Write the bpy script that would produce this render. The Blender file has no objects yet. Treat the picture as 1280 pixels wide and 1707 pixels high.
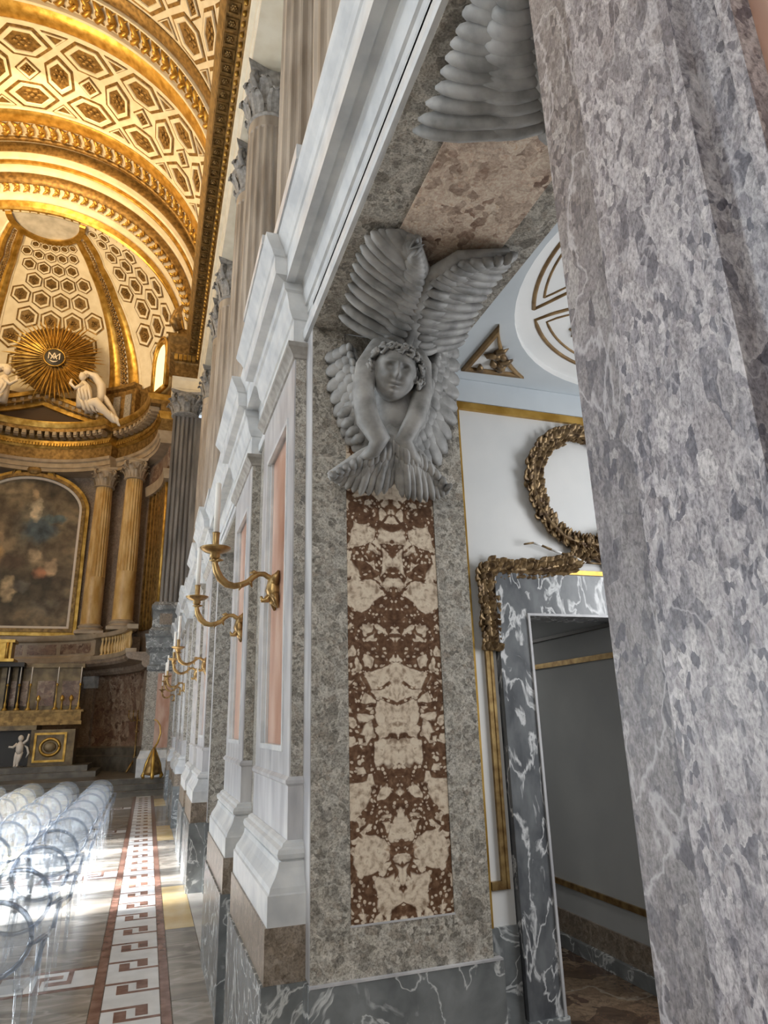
import bpy, math, random
from mathutils import Vector, Matrix
random.seed(7)
PI = math.pi
scene = bpy.context.scene
COL = scene.collection
# ---------------------------------------------------------------- camera
# calibrated from the vanishing points of the nave wall (along Y) and of the verticals
RC = ((0.94694944, 0.0712469, 0.31338577), (-0.32019311, 0.29296857, 0.90091386), (-0.02762486, -0.95346384, 0.30023919))
FPX, CX, CY, EYE = 1108.58, 640.0, 853.5, 1.9
cam = bpy.data.cameras.new('camera')
cam.sensor_fit = 'HORIZONTAL'; cam.sensor_width = 36.0; cam.lens = 36.0 * FPX / 1280.0
cam.clip_start = 0.02; cam.clip_end = 200
camo = bpy.data.objects.new('camera', cam); COL.objects.link(camo)
m = Matrix.Identity(4)
for i in range(3):
    m[i][0] = RC[i][0]; m[i][1] = -RC[i][1]; m[i][2] = -RC[i][2]
m[2][3] = EYE
camo.matrix_world = m
scene.camera = camo
def ray(x, y):
    c = (x - CX, y - CY, FPX)
    return Vector([sum(RC[i][j] * c[j] for j in range(3)) for i in range(3)])
def at(x, y, X=None, Y=None, Z=None):
    """the point of the plane X=, Y= or Z= that the photograph shows at pixel (x, y)"""
    d = ray(x, y)
    if X is not None: t = X / d.x
    elif Y is not None: t = Y / d.y
    else: t = (Z - EYE) / d.z
    return Vector((0, 0, EYE)) + d * t
# ---------------------------------------------------------------- world, light, exposure
scene.view_settings.view_transform = 'Standard'
scene.view_settings.look = 'None'
scene.view_settings.gamma = 1.0
scene.view_settings.use_curve_mapping = False
scene.view_settings.exposure = 0.0
world = bpy.data.worlds.new('sky'); scene.world = world; world.use_nodes = True
bg = world.node_tree.nodes['Background']; bg.inputs[0].default_value = (0.75, 0.86, 1, 1); bg.inputs[1].default_value = 1.0
def area(name, loc, target, sx, sy, watts, col):
    l = bpy.data.lights.new(name, 'AREA'); l.shape = 'RECTANGLE'; l.size = sx; l.size_y = sy; l.energy = watts; l.color = col
    o = bpy.data.objects.new(name, l); COL.objects.link(o); o.location = loc
    d = Vector(target) - Vector(loc)
    o.rotation_euler = d.to_track_quat('-Z', 'Y').to_euler()
    return o
COOL = (0.80, 0.90, 1.0); WARM = (1.0, 0.70, 0.34); NEUT = (1.0, 0.97, 0.92)
# daylight through the tall gallery windows and the arches of the opposite nave wall
for i, wy in enumerate((1.5, 7.3, 13.0, 18.8)):
    area('window_daylight', (-11.1, wy, 9.6), (0, wy + 0.5, 4.0), 2.4, 5.2, (330, 300, 130, 12)[i], COOL)
for i, wy in enumerate((7.9, 13.7)):
    area('arch_daylight', (-11.1, wy, 2.3), (0, wy, 1.2), 2.2, 3.2, (420, 300)[i], (0.9, 0.96, 1.0))
# low sun through the arches of the opposite aisle, falling on the chairs and the floor
for wy, ty in ((8.0, 9.6), (13.7, 12.8)):
    l = area('arch_sunlight', (-11.1, wy, 3.6), (-3.5, ty, 0.2), 2.0, 1.0, 1250, (1.0, 0.98, 0.95)); l.data.spread = math.radians(15)
# fill light added behind the camera to brighten the faces turned towards it
area('entrance_fill', (-3.2, -5.9, 5.6), (0.5, 4, 3.0), 5, 5, 470, (1.0, 0.96, 0.89))
# warm lamps of the sanctuary standing on its cornices
area('sanctuary_lamp', (-9.0, 21.6, 16.6), (-5.3, 24.0, 23.5), 1.6, 1.0, 430, WARM)
area('sanctuary_lamp', (-5.3, 20.5, 24.0), (-5.0, 27.5, 18.0), 2.0, 2.0, 290, WARM)
area('vault_lamp', (-9.6, 19.0, 16.8), (-3.5, 20.5, 25.0), 4.0, 0.8, 420, WARM)
area('vault_lamp', (-10.2, 12.0, 16.8), (-3.5, 14.0, 25.0), 5.0, 0.8, 300, WARM)
# aisle window, to the right of the near pier
area('aisle_daylight', (5.1, 2.4, 2.7), (2.0, 3.4, 3.0), 1.6, 2.2, 105, (0.96, 0.98, 1.0))
area('passage_fill', (2.75, 7.2, 2.82), (2.75, 7.0, 0), 0.5, 0.9, 16, (1.0, 0.98, 0.93))  # added light to brighten the passage; no fixture stands there

# ---------------------------------------------------------------- materials
MATS = {}
def mat(name, col, rough=0.5, metal=0.0, build=None, spec=0.5, bump=None):
    if name in MATS: return MATS[name]
    mt = bpy.data.materials.new(name); mt.use_nodes = True
    nt = mt.node_tree; b = nt.nodes['Principled BSDF']
    b.inputs['Base Color'].default_value = (*col, 1); b.inputs['Roughness'].default_value = rough
    b.inputs['Metallic'].default_value = metal; b.inputs['Specular IOR Level'].default_value = spec
    MATS[name] = mt
    if build: build(nt, b)
    return mt
def N(nt, t, **k):
    n = nt.nodes.new(t)
    for a, v in k.items():
        if a.startswith('i_'):
            key = a[2:]
            key = int(key) if key.isdigit() else key.replace('_', ' ')
            n.inputs[key].default_value = v
        else: setattr(n, a, v)
    return n
def L(nt, a, ao, b, bi): nt.links.new(a.outputs[ao], b.inputs[bi])
def ramp(nt, src, so, stops, interp='LINEAR'):
    r = nt.nodes.new('ShaderNodeValToRGB'); e = r.color_ramp; e.interpolation = interp
    while len(e.elements) > 1: e.elements.remove(e.elements[-1])
    for i, (p, c) in enumerate(stops):
        el = e.elements[0] if i == 0 else e.elements.new(p)
        el.position = p; el.color = (*c, 1) if len(c) == 3 else c
    L(nt, src, so, r, 0); return r
def coords(nt, sc=(1, 1, 1), mirror=None):
    tc = N(nt, 'ShaderNodeNewGeometry')
    src, so = tc, 'Position'
    if mirror is not None:      # book-matched slabs: the pattern mirrors at the joint
        sx = N(nt, 'ShaderNodeSeparateXYZ'); L(nt, src, so, sx, 0)
        s = N(nt, 'ShaderNodeMath', operation='SUBTRACT'); L(nt, sx, 0, s, 0); s.inputs[1].default_value = mirror
        a = N(nt, 'ShaderNodeMath', operation='ABSOLUTE'); L(nt, s, 0, a, 0)
        cb = N(nt, 'ShaderNodeCombineXYZ'); L(nt, a, 0, cb, 0); L(nt, sx, 1, cb, 1); L(nt, sx, 2, cb, 2)
        src, so = cb, 0
    mp = N(nt, 'ShaderNodeMapping'); mp.inputs['Scale'].default_value = sc
    L(nt, src, so, mp, 0); return mp
def warp(nt, mp, scale, amt):
    n = N(nt, 'ShaderNodeTexNoise'); n.inputs['Scale'].default_value = scale; n.inputs['Detail'].default_value = 3; L(nt, mp, 0, n, 0)
    s = N(nt, 'ShaderNodeVectorMath', operation='SUBTRACT'); L(nt, n, 'Color', s, 0); s.inputs[1].default_value = (0.5, 0.5, 0.5)
    k = N(nt, 'ShaderNodeVectorMath', operation='SCALE'); L(nt, s, 0, k, 0); k.inputs['Scale'].default_value = amt
    a = N(nt, 'ShaderNodeVectorMath', operation='ADD'); L(nt, mp, 0, a, 0); L(nt, k, 0, a, 1); return a
def mix(nt, fac, fo, a, ao, b, bo, mode='MIX', f=None):
    mx = N(nt, 'ShaderNodeMix', data_type='RGBA', blend_type=mode)
    if fac is not None: L(nt, fac, fo, mx, 0)
    else: mx.inputs[0].default_value = f
    for s, so, i in ((a, ao, 6), (b, bo, 7)):
        if isinstance(s, tuple): mx.inputs[i].default_value = (*s, 1)
        else: L(nt, s, so, mx, i)
    return mx
def breccia(cols, s1, s2, veincol=None, vein=0.0, sc=(1, 1, 1), mirror=None, warpamt=0.05, fleck=(0.05, 0.05, 0.05), fl=0.25):
    """fragments of several sizes and greys, with veins"""
    def b(nt, bs):
        mp = coords(nt, sc, mirror); w = warp(nt, mp, s1 * 1.3, warpamt)
        v = N(nt, 'ShaderNodeTexVoronoi'); v.inputs['Scale'].default_value = s1; L(nt, w, 0, v, 0)
        v2 = N(nt, 'ShaderNodeTexVoronoi'); v2.inputs['Scale'].default_value = s2; L(nt, w, 0, v2, 0)
        sp = N(nt, 'ShaderNodeSeparateColor'); L(nt, v, 'Color', sp, 0)
        sp2 = N(nt, 'ShaderNodeSeparateColor'); L(nt, v2, 'Color', sp2, 0)
        n = len(cols)
        r1 = ramp(nt, sp, 0, [(i / n, c) for i, c in enumerate(cols)], 'LINEAR')
        r2 = ramp(nt, sp2, 1, [(i / n, c) for i, c in enumerate(cols)], 'LINEAR')
        ns = N(nt, 'ShaderNodeTexNoise'); ns.inputs['Scale'].default_value = s1 * 0.35; ns.inputs['Detail'].default_value = 6; L(nt, mp, 0, ns, 0)
        f = ramp(nt, ns, 0, [(0.38, (0, 0, 0)), (0.6, (1, 1, 1))])
        m1 = mix(nt, f, 0, r1, 0, r2, 0)
        n2 = N(nt, 'ShaderNodeTexNoise'); n2.inputs['Scale'].default_value = s2 * 2.2; n2.inputs['Detail'].default_value = 4; n2.inputs['Roughness'].default_value = 0.7; L(nt, w, 0, n2, 0)
        g = ramp(nt, n2, 0, [(0.34, fleck), (0.5, (0.5, 0.5, 0.5)), (0.68, (0.85, 0.85, 0.85))])
        m2 = mix(nt, None, 0, m1, 2, g, 0, 'OVERLAY', fl * 2)
        out = m2
        if vein > 0:
            n3 = N(nt, 'ShaderNodeTexNoise'); n3.inputs['Scale'].default_value = s1 * 0.22; n3.inputs['Detail'].default_value = 7; n3.inputs['Distortion'].default_value = .35; L(nt, w, 0, n3, 0)
            vr = ramp(nt, n3, 0, [(0.485, (0, 0, 0)), (0.5, (vein, vein, vein)), (0.515, (0, 0, 0))])
            out = mix(nt, vr, 0, m2, 2, veincol, 0)
        L(nt, out, 2, bs, 'Base Color')
    return b
def veined(base, dark, vein, scale, width=0.02, amt=0.9, sc=(1, 1, 1), blotch=0.0):
    def b(nt, bs):
        mp = coords(nt, sc); w = warp(nt, mp, scale * 1.5, 0.22 / scale * 2)
        n = N(nt, 'ShaderNodeTexNoise'); n.inputs['Scale'].default_value = scale * 2; n.inputs['Detail'].default_value = 8; L(nt, w, 0, n, 0)
        c = ramp(nt, n, 0, [(0.3, dark), (0.7, base)])
        n3 = N(nt, 'ShaderNodeTexNoise'); n3.inputs['Scale'].default_value = scale; n3.inputs['Detail'].default_value = 6; n3.inputs['Distortion'].default_value = 0.8; L(nt, w, 0, n3, 0)
        st = [(0.5 - width, (0, 0, 0)), (0.5, (amt,) * 3), (0.5 + width, (0, 0, 0))]
        if blotch: st += [(0.63, (0, 0, 0)), (0.68, (blotch,) * 3)]
        vr = ramp(nt, n3, 0, st)
        o = mix(nt, vr, 0, c, 0, vein, 0)
        L(nt, o, 2, bs, 'Base Color')
    return b
def mottled(a, c, scale, detail=5, sc=(1, 1, 1), bump=0.0, lo=0.35, hi=0.65):
    def b(nt, bs):
        mp = coords(nt, sc)
        n = N(nt, 'ShaderNodeTexNoise'); n.inputs['Scale'].default_value = scale; n.inputs['Detail'].default_value = detail; L(nt, mp, 0, n, 0)
        r = ramp(nt, n, 0, [(lo, a), (hi, c)]); L(nt, r, 0, bs, 'Base Color')
        if bump:
            bp = N(nt, 'ShaderNodeBump'); bp.inputs['Strength'].default_value = bump; bp.inputs['Distance'].default_value = 0.01
            L(nt, n, 0, bp, 'Height'); L(nt, bp, 0, bs, 'Normal')
    return b
def panel_breccia(nt, bs):
    """cream clasts in a red-brown ground, cut and mirrored at the middle of the slab"""
    mp = coords(nt, (1, 1, 1), 1.237); w = warp(nt, mp, 9, 0.07)
    ve = N(nt, 'ShaderNodeTexVoronoi', feature='DISTANCE_TO_EDGE'); ve.inputs['Scale'].default_value = 6.2; L(nt, w, 0, ve, 0)
    vc = N(nt, 'ShaderNodeTexVoronoi'); vc.inputs['Scale'].default_value = 6.2; L(nt, w, 0, vc, 0)
    ve2 = N(nt, 'ShaderNodeTexVoronoi', feature='DISTANCE_TO_EDGE'); ve2.inputs['Scale'].default_value = 17; L(nt, w, 0, ve2, 0)
    vc2 = N(nt, 'ShaderNodeTexVoronoi'); vc2.inputs['Scale'].default_value = 17; L(nt, w, 0, vc2, 0)
    nz = N(nt, 'ShaderNodeTexNoise'); nz.inputs['Scale'].default_value = 34; nz.inputs['Detail'].default_value = 5; L(nt, w, 0, nz, 0)
    cream = ramp(nt, nz, 0, [(0.3, (0.30, 0.22, 0.155)), (0.5, (0.66, 0.55, 0.43)), (0.62, (0.74, 0.65, 0.52)), (0.75, (0.42, 0.29, 0.20))])
    brown = ramp(nt, nz, 0, [(0.3, (0.075, 0.036, 0.020)), (0.55, (0.14, 0.075, 0.042)), (0.75, (0.26, 0.16, 0.10))])
    s1 = N(nt, 'ShaderNodeSeparateColor'); L(nt, vc, 'Color', s1, 0)
    s2 = N(nt, 'ShaderNodeSeparateColor'); L(nt, vc2, 'Color', s2, 0)
    big = ramp(nt, s1, 0, [(0.0, (1, 1, 1)), (0.42, (0, 0, 0))], 'CONSTANT')      # which large clasts are whole
    e1 = ramp(nt, ve, 0, [(0.05, (0, 0, 0)), (0.085, (1, 1, 1))])
    fb = N(nt, 'ShaderNodeMath', operation='MULTIPLY'); L(nt, big, 0, fb, 0); L(nt, e1, 0, fb, 1)
    sm = ramp(nt, s2, 1, [(0.0, (1, 1, 1)), (0.36, (0, 0, 0))], 'CONSTANT')
    e2 = ramp(nt, ve2, 0, [(0.08, (0, 0, 0)), (0.16, (1, 1, 1))])
    fs = N(nt, 'ShaderNodeMath', operation='MULTIPLY'); L(nt, sm, 0, fs, 0); L(nt, e2, 0, fs, 1)
    vc3 = N(nt, 'ShaderNodeTexVoronoi'); vc3.inputs['Scale'].default_value = 48; L(nt, w, 0, vc3, 0)
    s3 = N(nt, 'ShaderNodeSeparateColor'); L(nt, vc3, 'Color', s3, 0)
    t3 = ramp(nt, s3, 2, [(0.0, (.9, .9, .9)), (0.42, (0, 0, 0))], 'CONSTANT')
    e3 = ramp(nt, vc3, 'Distance', [(0.35, (1, 1, 1)), (0.5, (0, 0, 0))])
    f3 = N(nt, 'ShaderNodeMath', operation='MULTIPLY'); L(nt, t3, 0, f3, 0); L(nt, e3, 0, f3, 1)
    f0 = N(nt, 'ShaderNodeMath', operation='MAXIMUM'); L(nt, fb, 0, f0, 0); L(nt, fs, 0, f0, 1)
    f = N(nt, 'ShaderNodeMath', operation='MAXIMUM'); L(nt, f0, 0, f, 0); L(nt, f3, 0, f, 1)
    o = mix(nt, f, 0, brown, 0, cream, 0); L(nt, o, 2, bs, 'Base Color')
G = lambda v, t=0.0: (v * (1 + t), v, v * (1 - t))
M_GREY = mat('grey_breccia_marble', G(.3), 0.38, build=breccia([(.15, .14, .125), (.33, .31, .27), (.42, .395, .345), (.27, .235, .195), (.50, .47, .42), (.36, .345, .31), (.19, .175, .15)], 20, 52, (.66, .63, .57), .5, warpamt=.016, fleck=(.10, .09, .08), fl=.36))
M_NEAR = mat('near_breccia_marble', G(.3), 0.35, build=breccia([(.13, .125, .145), (.28, .265, .28), (.37, .35, .365), (.21, .19, .20), (.44, .42, .425), (.31, .29, .31), (.095, .09, .11)], 26, 64, (.55, .53, .55), .5, warpamt=.02, sc=(1, 1.5, .8), fleck=(.10, .095, .11), fl=.36))
M_NEARD = mat('near_dark_breccia', G(.2), 0.35, build=breccia([(.10, .095, .11), (.19, .175, .185), (.25, .235, .24), (.15, .135, .14), (.30, .285, .285), (.21, .195, .20), (.08, .075, .09)], 20, 55, (.5, .48, .5), .7, warpamt=.02, sc=(1, 1.4, .8), fleck=(.13, .12, .13), fl=.35))
M_PANEL = mat('brown_breccia_panel', (.3, .2, .15), 0.25, build=panel_breccia)
M_SOFPANEL = mat('pale_breccia_panel', (.4, .3, .25), 0.4, build=breccia([(.15, .085, .06), (.62, .50, .40), (.70, .58, .47), (.22, .14, .10), (.64, .53, .43), (.70, .60, .49), (.30, .19, .14), (.62, .51, .41)], 13, 30, (.2, .12, .08), .3, warpamt=.06, fleck=(.2, .14, .10)))
M_BARD = mat('grey_veined_marble', G(.2), 0.25, build=veined((.23, .245, .25), (.11, .12, .125), (.66, .68, .68), 3.0, .018, .8, blotch=.55))
M_DOORM = mat('door_marble', G(.15), 0.25, build=veined((.17, .18, .19), (.07, .075, .085), (.66, .67, .68), 3.4, .03, .95, sc=(1.5, 1.5, .7), blotch=.9))
M_WHITE = mat('white_marble', G(.7), 0.35, build=mottled((.50, .52, .54), (.68, .69, .69), 6, 6))
M_STRIP = mat('pale_grey_marble', G(.5), 0.3, build=mottled((.37, .37, .39), (.60, .60, .61), 7, 8, (1, 1, .25)))
M_PINK = mat('pink_marble', (.5, .3, .22), 0.3, build=mottled((.42, .22, .15), (.58, .40, .32), 5, 8, (1, 1, .3)))
M_BROWNB = mat('brown_breccia_base', G(.2), 0.3, build=breccia([(.13, .10, .075), (.26, .21, .16), (.20, .165, .13), (.33, .28, .23), (.16, .13, .10)], 16, 38, (.4, .35, .3), .4, fleck=(.10, .08, .07)))
M_SHAFT = mat('taupe_column_marble', G(.3), 0.4, build=mottled((.27, .215, .165), (.47, .40, .325), 5, 8, (1, 1, .16)))
M_STONE = mat('grey_carved_stone', G(.3), 0.7, build=mottled((.22, .205, .185), (.37, .35, .325), 12, 6, bump=.25))
M_CHERUB = mat('weathered_grey_marble', G(.3), 0.55, build=mottled((.17, .17, .165), (.36, .355, .345), 9, 6))
M_GOLD = mat('gilding', (.62, .36, .08), 0.36, .75, build=mottled((.36, .20, .03), (.66, .42, .11), 4, 5))
M_DGOLD = mat('dark_shaded_gilding', (.32, .19, .06), 0.45, .55, build=mottled((.14, .08, .022), (.34, .21, .07), 7, 6))  # darker gilding; on the nave cornice the shade is put into this colour
M_BRASS = mat('dull_brass', (.30, .19, .07), 0.35, .8, build=mottled((.22, .13, .05), (.45, .31, .13), 14, 4))
M_LEAF = mat('bronze_leaf', (.16, .10, .045), 0.45, .6, build=mottled((.09, .055, .03), (.32, .22, .11), 18, 3))
M_CREAM = mat('cream_stucco', (.82, .74, .58), 0.7, build=mottled((.76, .68, .52), (.86, .79, .64), 3, 4))
M_PLASTER = mat('white_plaster', (.74, .75, .74), 0.75, build=mottled((.70, .71, .71), (.77, .77, .76), 2, 4))
M_COOLPL = mat('bluish_plaster', (.60, .65, .69), 0.75, build=mottled((.57, .62, .66), (.63, .68, .72), 2, 4))
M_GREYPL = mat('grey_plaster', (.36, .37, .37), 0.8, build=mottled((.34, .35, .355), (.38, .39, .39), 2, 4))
M_GWALL = mat('gallery_plaster', (.62, .63, .64), 0.8)
M_DARKLINE = mat('dark_panel_line', (.06, .05, .05), 0.6)
M_YELCOL = mat('yellow_marble', (.6, .38, .14), 0.3, build=mottled((.50, .29, .08), (.72, .50, .22), 4, 7, (1, 1, .35)))
M_APSE = mat('dim_grey_marble', G(.25), 0.5, build=breccia([(.20, .15, .11), (.27, .20, .15), (.23, .18, .14), (.31, .24, .18)], 3, 8, (.4, .3, .2), .4, fleck=(.2, .17, .14)))
M_REDB = mat('red_breccia_panel', (.2, .1, .07), 0.35, build=breccia([(.10, .05, .03), (.22, .13, .085), (.30, .21, .14), (.15, .075, .05), (.36, .27, .19)], 3.2, 8, (.4, .3, .2), .5, warpamt=.3, fleck=(.15, .12, .1)))  # toned down a little to take in the shade of the altar zone
M_TYMP = mat('dark_tympanum', (.10, .06, .03), 0.7)
M_STATUE = mat('warm_white_stucco', (.78, .70, .60), 0.6)
M_CANDLE = mat('candle_wax', (.86, .85, .80), 0.45)
M_DARK = mat('dark_wood', (.03, .025, .02), 0.5)
M_FDARK = mat('taupe_floor_marble', G(.3), 0.16, build=veined((.33, .30, .265), (.17, .155, .135), (.52, .49, .44), 1.6, .05, .5, sc=(.6, 1.6, 1)))
M_FYEL = mat('yellow_floor_marble', (.6, .45, .2), 0.18, build=mottled((.56, .40, .17), (.68, .55, .32), 3, 6))
M_FRED = mat('red_floor_marble', (.25, .1, .07), 0.2, build=mottled((.15, .078, .06), (.28, .17, .135), 9, 6))
M_FWHITE = mat('white_floor_marble', G(.7), 0.18, build=mottled((.62, .63, .63), (.74, .75, .75), 5, 5))
M_FLIGHT = mat('pale_floor_marble', G(.5), 0.18, build=mottled((.45, .43, .40), (.62, .60, .57), 3, 6))
M_STEP = mat('sanctuary_step_marble', G(.15), 0.3, build=mottled((.08, .07, .055), (.17, .15, .12), 3, 6))  # darkened: the shade of the sanctuary is put into the colour
M_AFLOOR = mat('brown_aisle_floor', (.1, .06, .04), 0.25, build=breccia([(.05, .03, .02), (.13, .08, .05), (.24, .17, .11), (.08, .045, .03)], 4, 10, (.4, .35, .28), .6, warpamt=.2))
def acrylic():
    mt = bpy.data.materials.new('clear_acrylic'); mt.use_nodes = True; nt = mt.node_tree; nt.nodes.clear()
    o = N(nt, 'ShaderNodeOutputMaterial'); t = N(nt, 'ShaderNodeBsdfTransparent'); t.inputs[0].default_value = (.96, .98, 1, 1)
    g = N(nt, 'ShaderNodeBsdfGlossy'); g.inputs['Roughness'].default_value = .06
    d = N(nt, 'ShaderNodeBsdfDiffuse'); d.inputs[0].default_value = (.86, .92, 1, 1)
    fr = N(nt, 'ShaderNodeLayerWeight'); fr.inputs[0].default_value = .22
    f2 = N(nt, 'ShaderNodeMath', operation='MULTIPLY_ADD'); L(nt, fr, 'Facing', f2, 0); f2.inputs[1].default_value = .6; f2.inputs[2].default_value = .05
    m1 = N(nt, 'ShaderNodeMixShader'); L(nt, f2, 0, m1, 0); L(nt, t, 0, m1, 1); L(nt, g, 0, m1, 2)
    m2 = N(nt, 'ShaderNodeMixShader'); m2.inputs[0].default_value = .06; L(nt, m1, 0, m2, 1); L(nt, d, 0, m2, 2)
    L(nt, m2, 0, o, 0); return mt
M_ACR = acrylic()
M_RIM = acrylic(); M_RIM.name = 'acrylic_edge'
for nd in M_RIM.node_tree.nodes:
    if nd.type == 'BSDF_TRANSPARENT': nd.inputs[0].default_value = (.68, .73, .80, 1)
def emis(name, col, s):
    mt = bpy.data.materials.new(name); mt.use_nodes = True; nt = mt.node_tree; b = nt.nodes['Principled BSDF']
    b.inputs['Base Color'].default_value = (*col, 1); b.inputs['Emission Color'].default_value = (*col, 1); b.inputs['Emission Strength'].default_value = s
    return mt
M_WINGLOW = emis('sunlit_window_glass', (1.0, .86, .50), 1.0)
M_DAYGLASS = emis('daylight_window_glass', (.85, .92, 1.0), 1.2)
def painting_mat():
    """a dim devotional canvas: clouds, a pale figure with a blue mantle above, a red-robed group below"""
    mt = bpy.data.materials.new('oil_canvas'); mt.use_nodes = True; nt = mt.node_tree; b = nt.nodes['Principled BSDF']; b.inputs['Roughness'].default_value = .6
    g = N(nt, 'ShaderNodeNewGeometry'); mp = N(nt, 'ShaderNodeMapping'); L(nt, g, 'Position', mp, 0)
    n = N(nt, 'ShaderNodeTexNoise'); n.inputs['Scale'].default_value = .8; n.inputs['Detail'].default_value = 6; n.inputs['Distortion'].default_value = .2; L(nt, mp, 0, n, 0)
    cur = ramp(nt, n, 0, [(.3, (.055, .045, .035)), (.46, (.17, .135, .09)), (.6, (.30, .245, .165)), (.75, (.42, .345, .24))])
    sx = N(nt, 'ShaderNodeSeparateXYZ'); L(nt, g, 'Position', sx, 0)
    w = warp(nt, mp, 2.6, .55); cur_o = 0
    def blob(cx, cz, rx, rz, col, soft=.45):
        nonlocal cur, cur_o
        s = N(nt, 'ShaderNodeVectorMath', operation='SUBTRACT'); L(nt, w, 0, s, 0); s.inputs[1].default_value = (cx, 0, cz)
        k = N(nt, 'ShaderNodeVectorMath', operation='MULTIPLY'); L(nt, s, 0, k, 0); k.inputs[1].default_value = (1 / rx, 0, 1 / rz)
        ln = N(nt, 'ShaderNodeVectorMath', operation='LENGTH'); L(nt, k, 0, ln, 0)
        f = ramp(nt, ln, 1, [(1 - soft, (1, 1, 1)), (1, (0, 0, 0))])
        mx = mix(nt, f, 0, cur, cur_o, col, 0); cur, cur_o = mx, 2
    blob(-6.6, 7.3, 3.2, 1.3, (.035, .04, .03), .8)
    blob(-5.0, 10.1, .95, 1.25, (.20, .20, .17), .8)
    blob(-4.85, 9.9, .75, .62, (.11, .16, .20)); blob(-4.3, 10.4, .62, .22, (.14, .20, .23))
    blob(-5.05, 10.75, .30, .62, (.75, .66, .50)); blob(-5.12, 11.45, .17, .22, (.46, .35, .23))
    blob(-6.9, 8.55, .62, .5, (.50, .09, .045)); blob(-6.75, 9.2, .42, .5, (.45, .35, .21)); blob(-6.3, 8.7, .40, .6, (.48, .33, .17)); blob(-5.7, 8.5, .6, .42, (.13, .095, .065))
    blob(-6.35, 9.6, .25, .3, (.40, .30, .20)); blob(-4.6, 8.05, .4, .3, (.52, .26, .16)); blob(-4.25, 8.3, .3, .35, (.58, .44, .3)); blob(-4.9, 8.8, .3, .4, (.52, .42, .29))
    blob(-5.7, 7.35, .35, .55, (.62, .50, .33)); blob(-5.3, 7.5, .4, .25, (.15, .14, .12)); blob(-4.3, 6.7, .7, .4, (.22, .19, .14))
    n2 = N(nt, 'ShaderNodeTexNoise'); n2.inputs['Scale'].default_value = 2.2; n2.inputs['Detail'].default_value = 7; n2.inputs['Distortion'].default_value = .25; L(nt, mp, 0, n2, 0)
    g2 = ramp(nt, n2, 0, [(.3, (.35, .32, .28)), (.5, (.8, .76, .68)), (.68, (1.25, 1.15, 1.0))])
    fin = mix(nt, None, 0, cur, cur_o, g2, 0, 'MULTIPLY', 1.0)
    L(nt, fin, 2, b, 'Base Color'); return mt
M_CANVAS = painting_mat()

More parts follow.
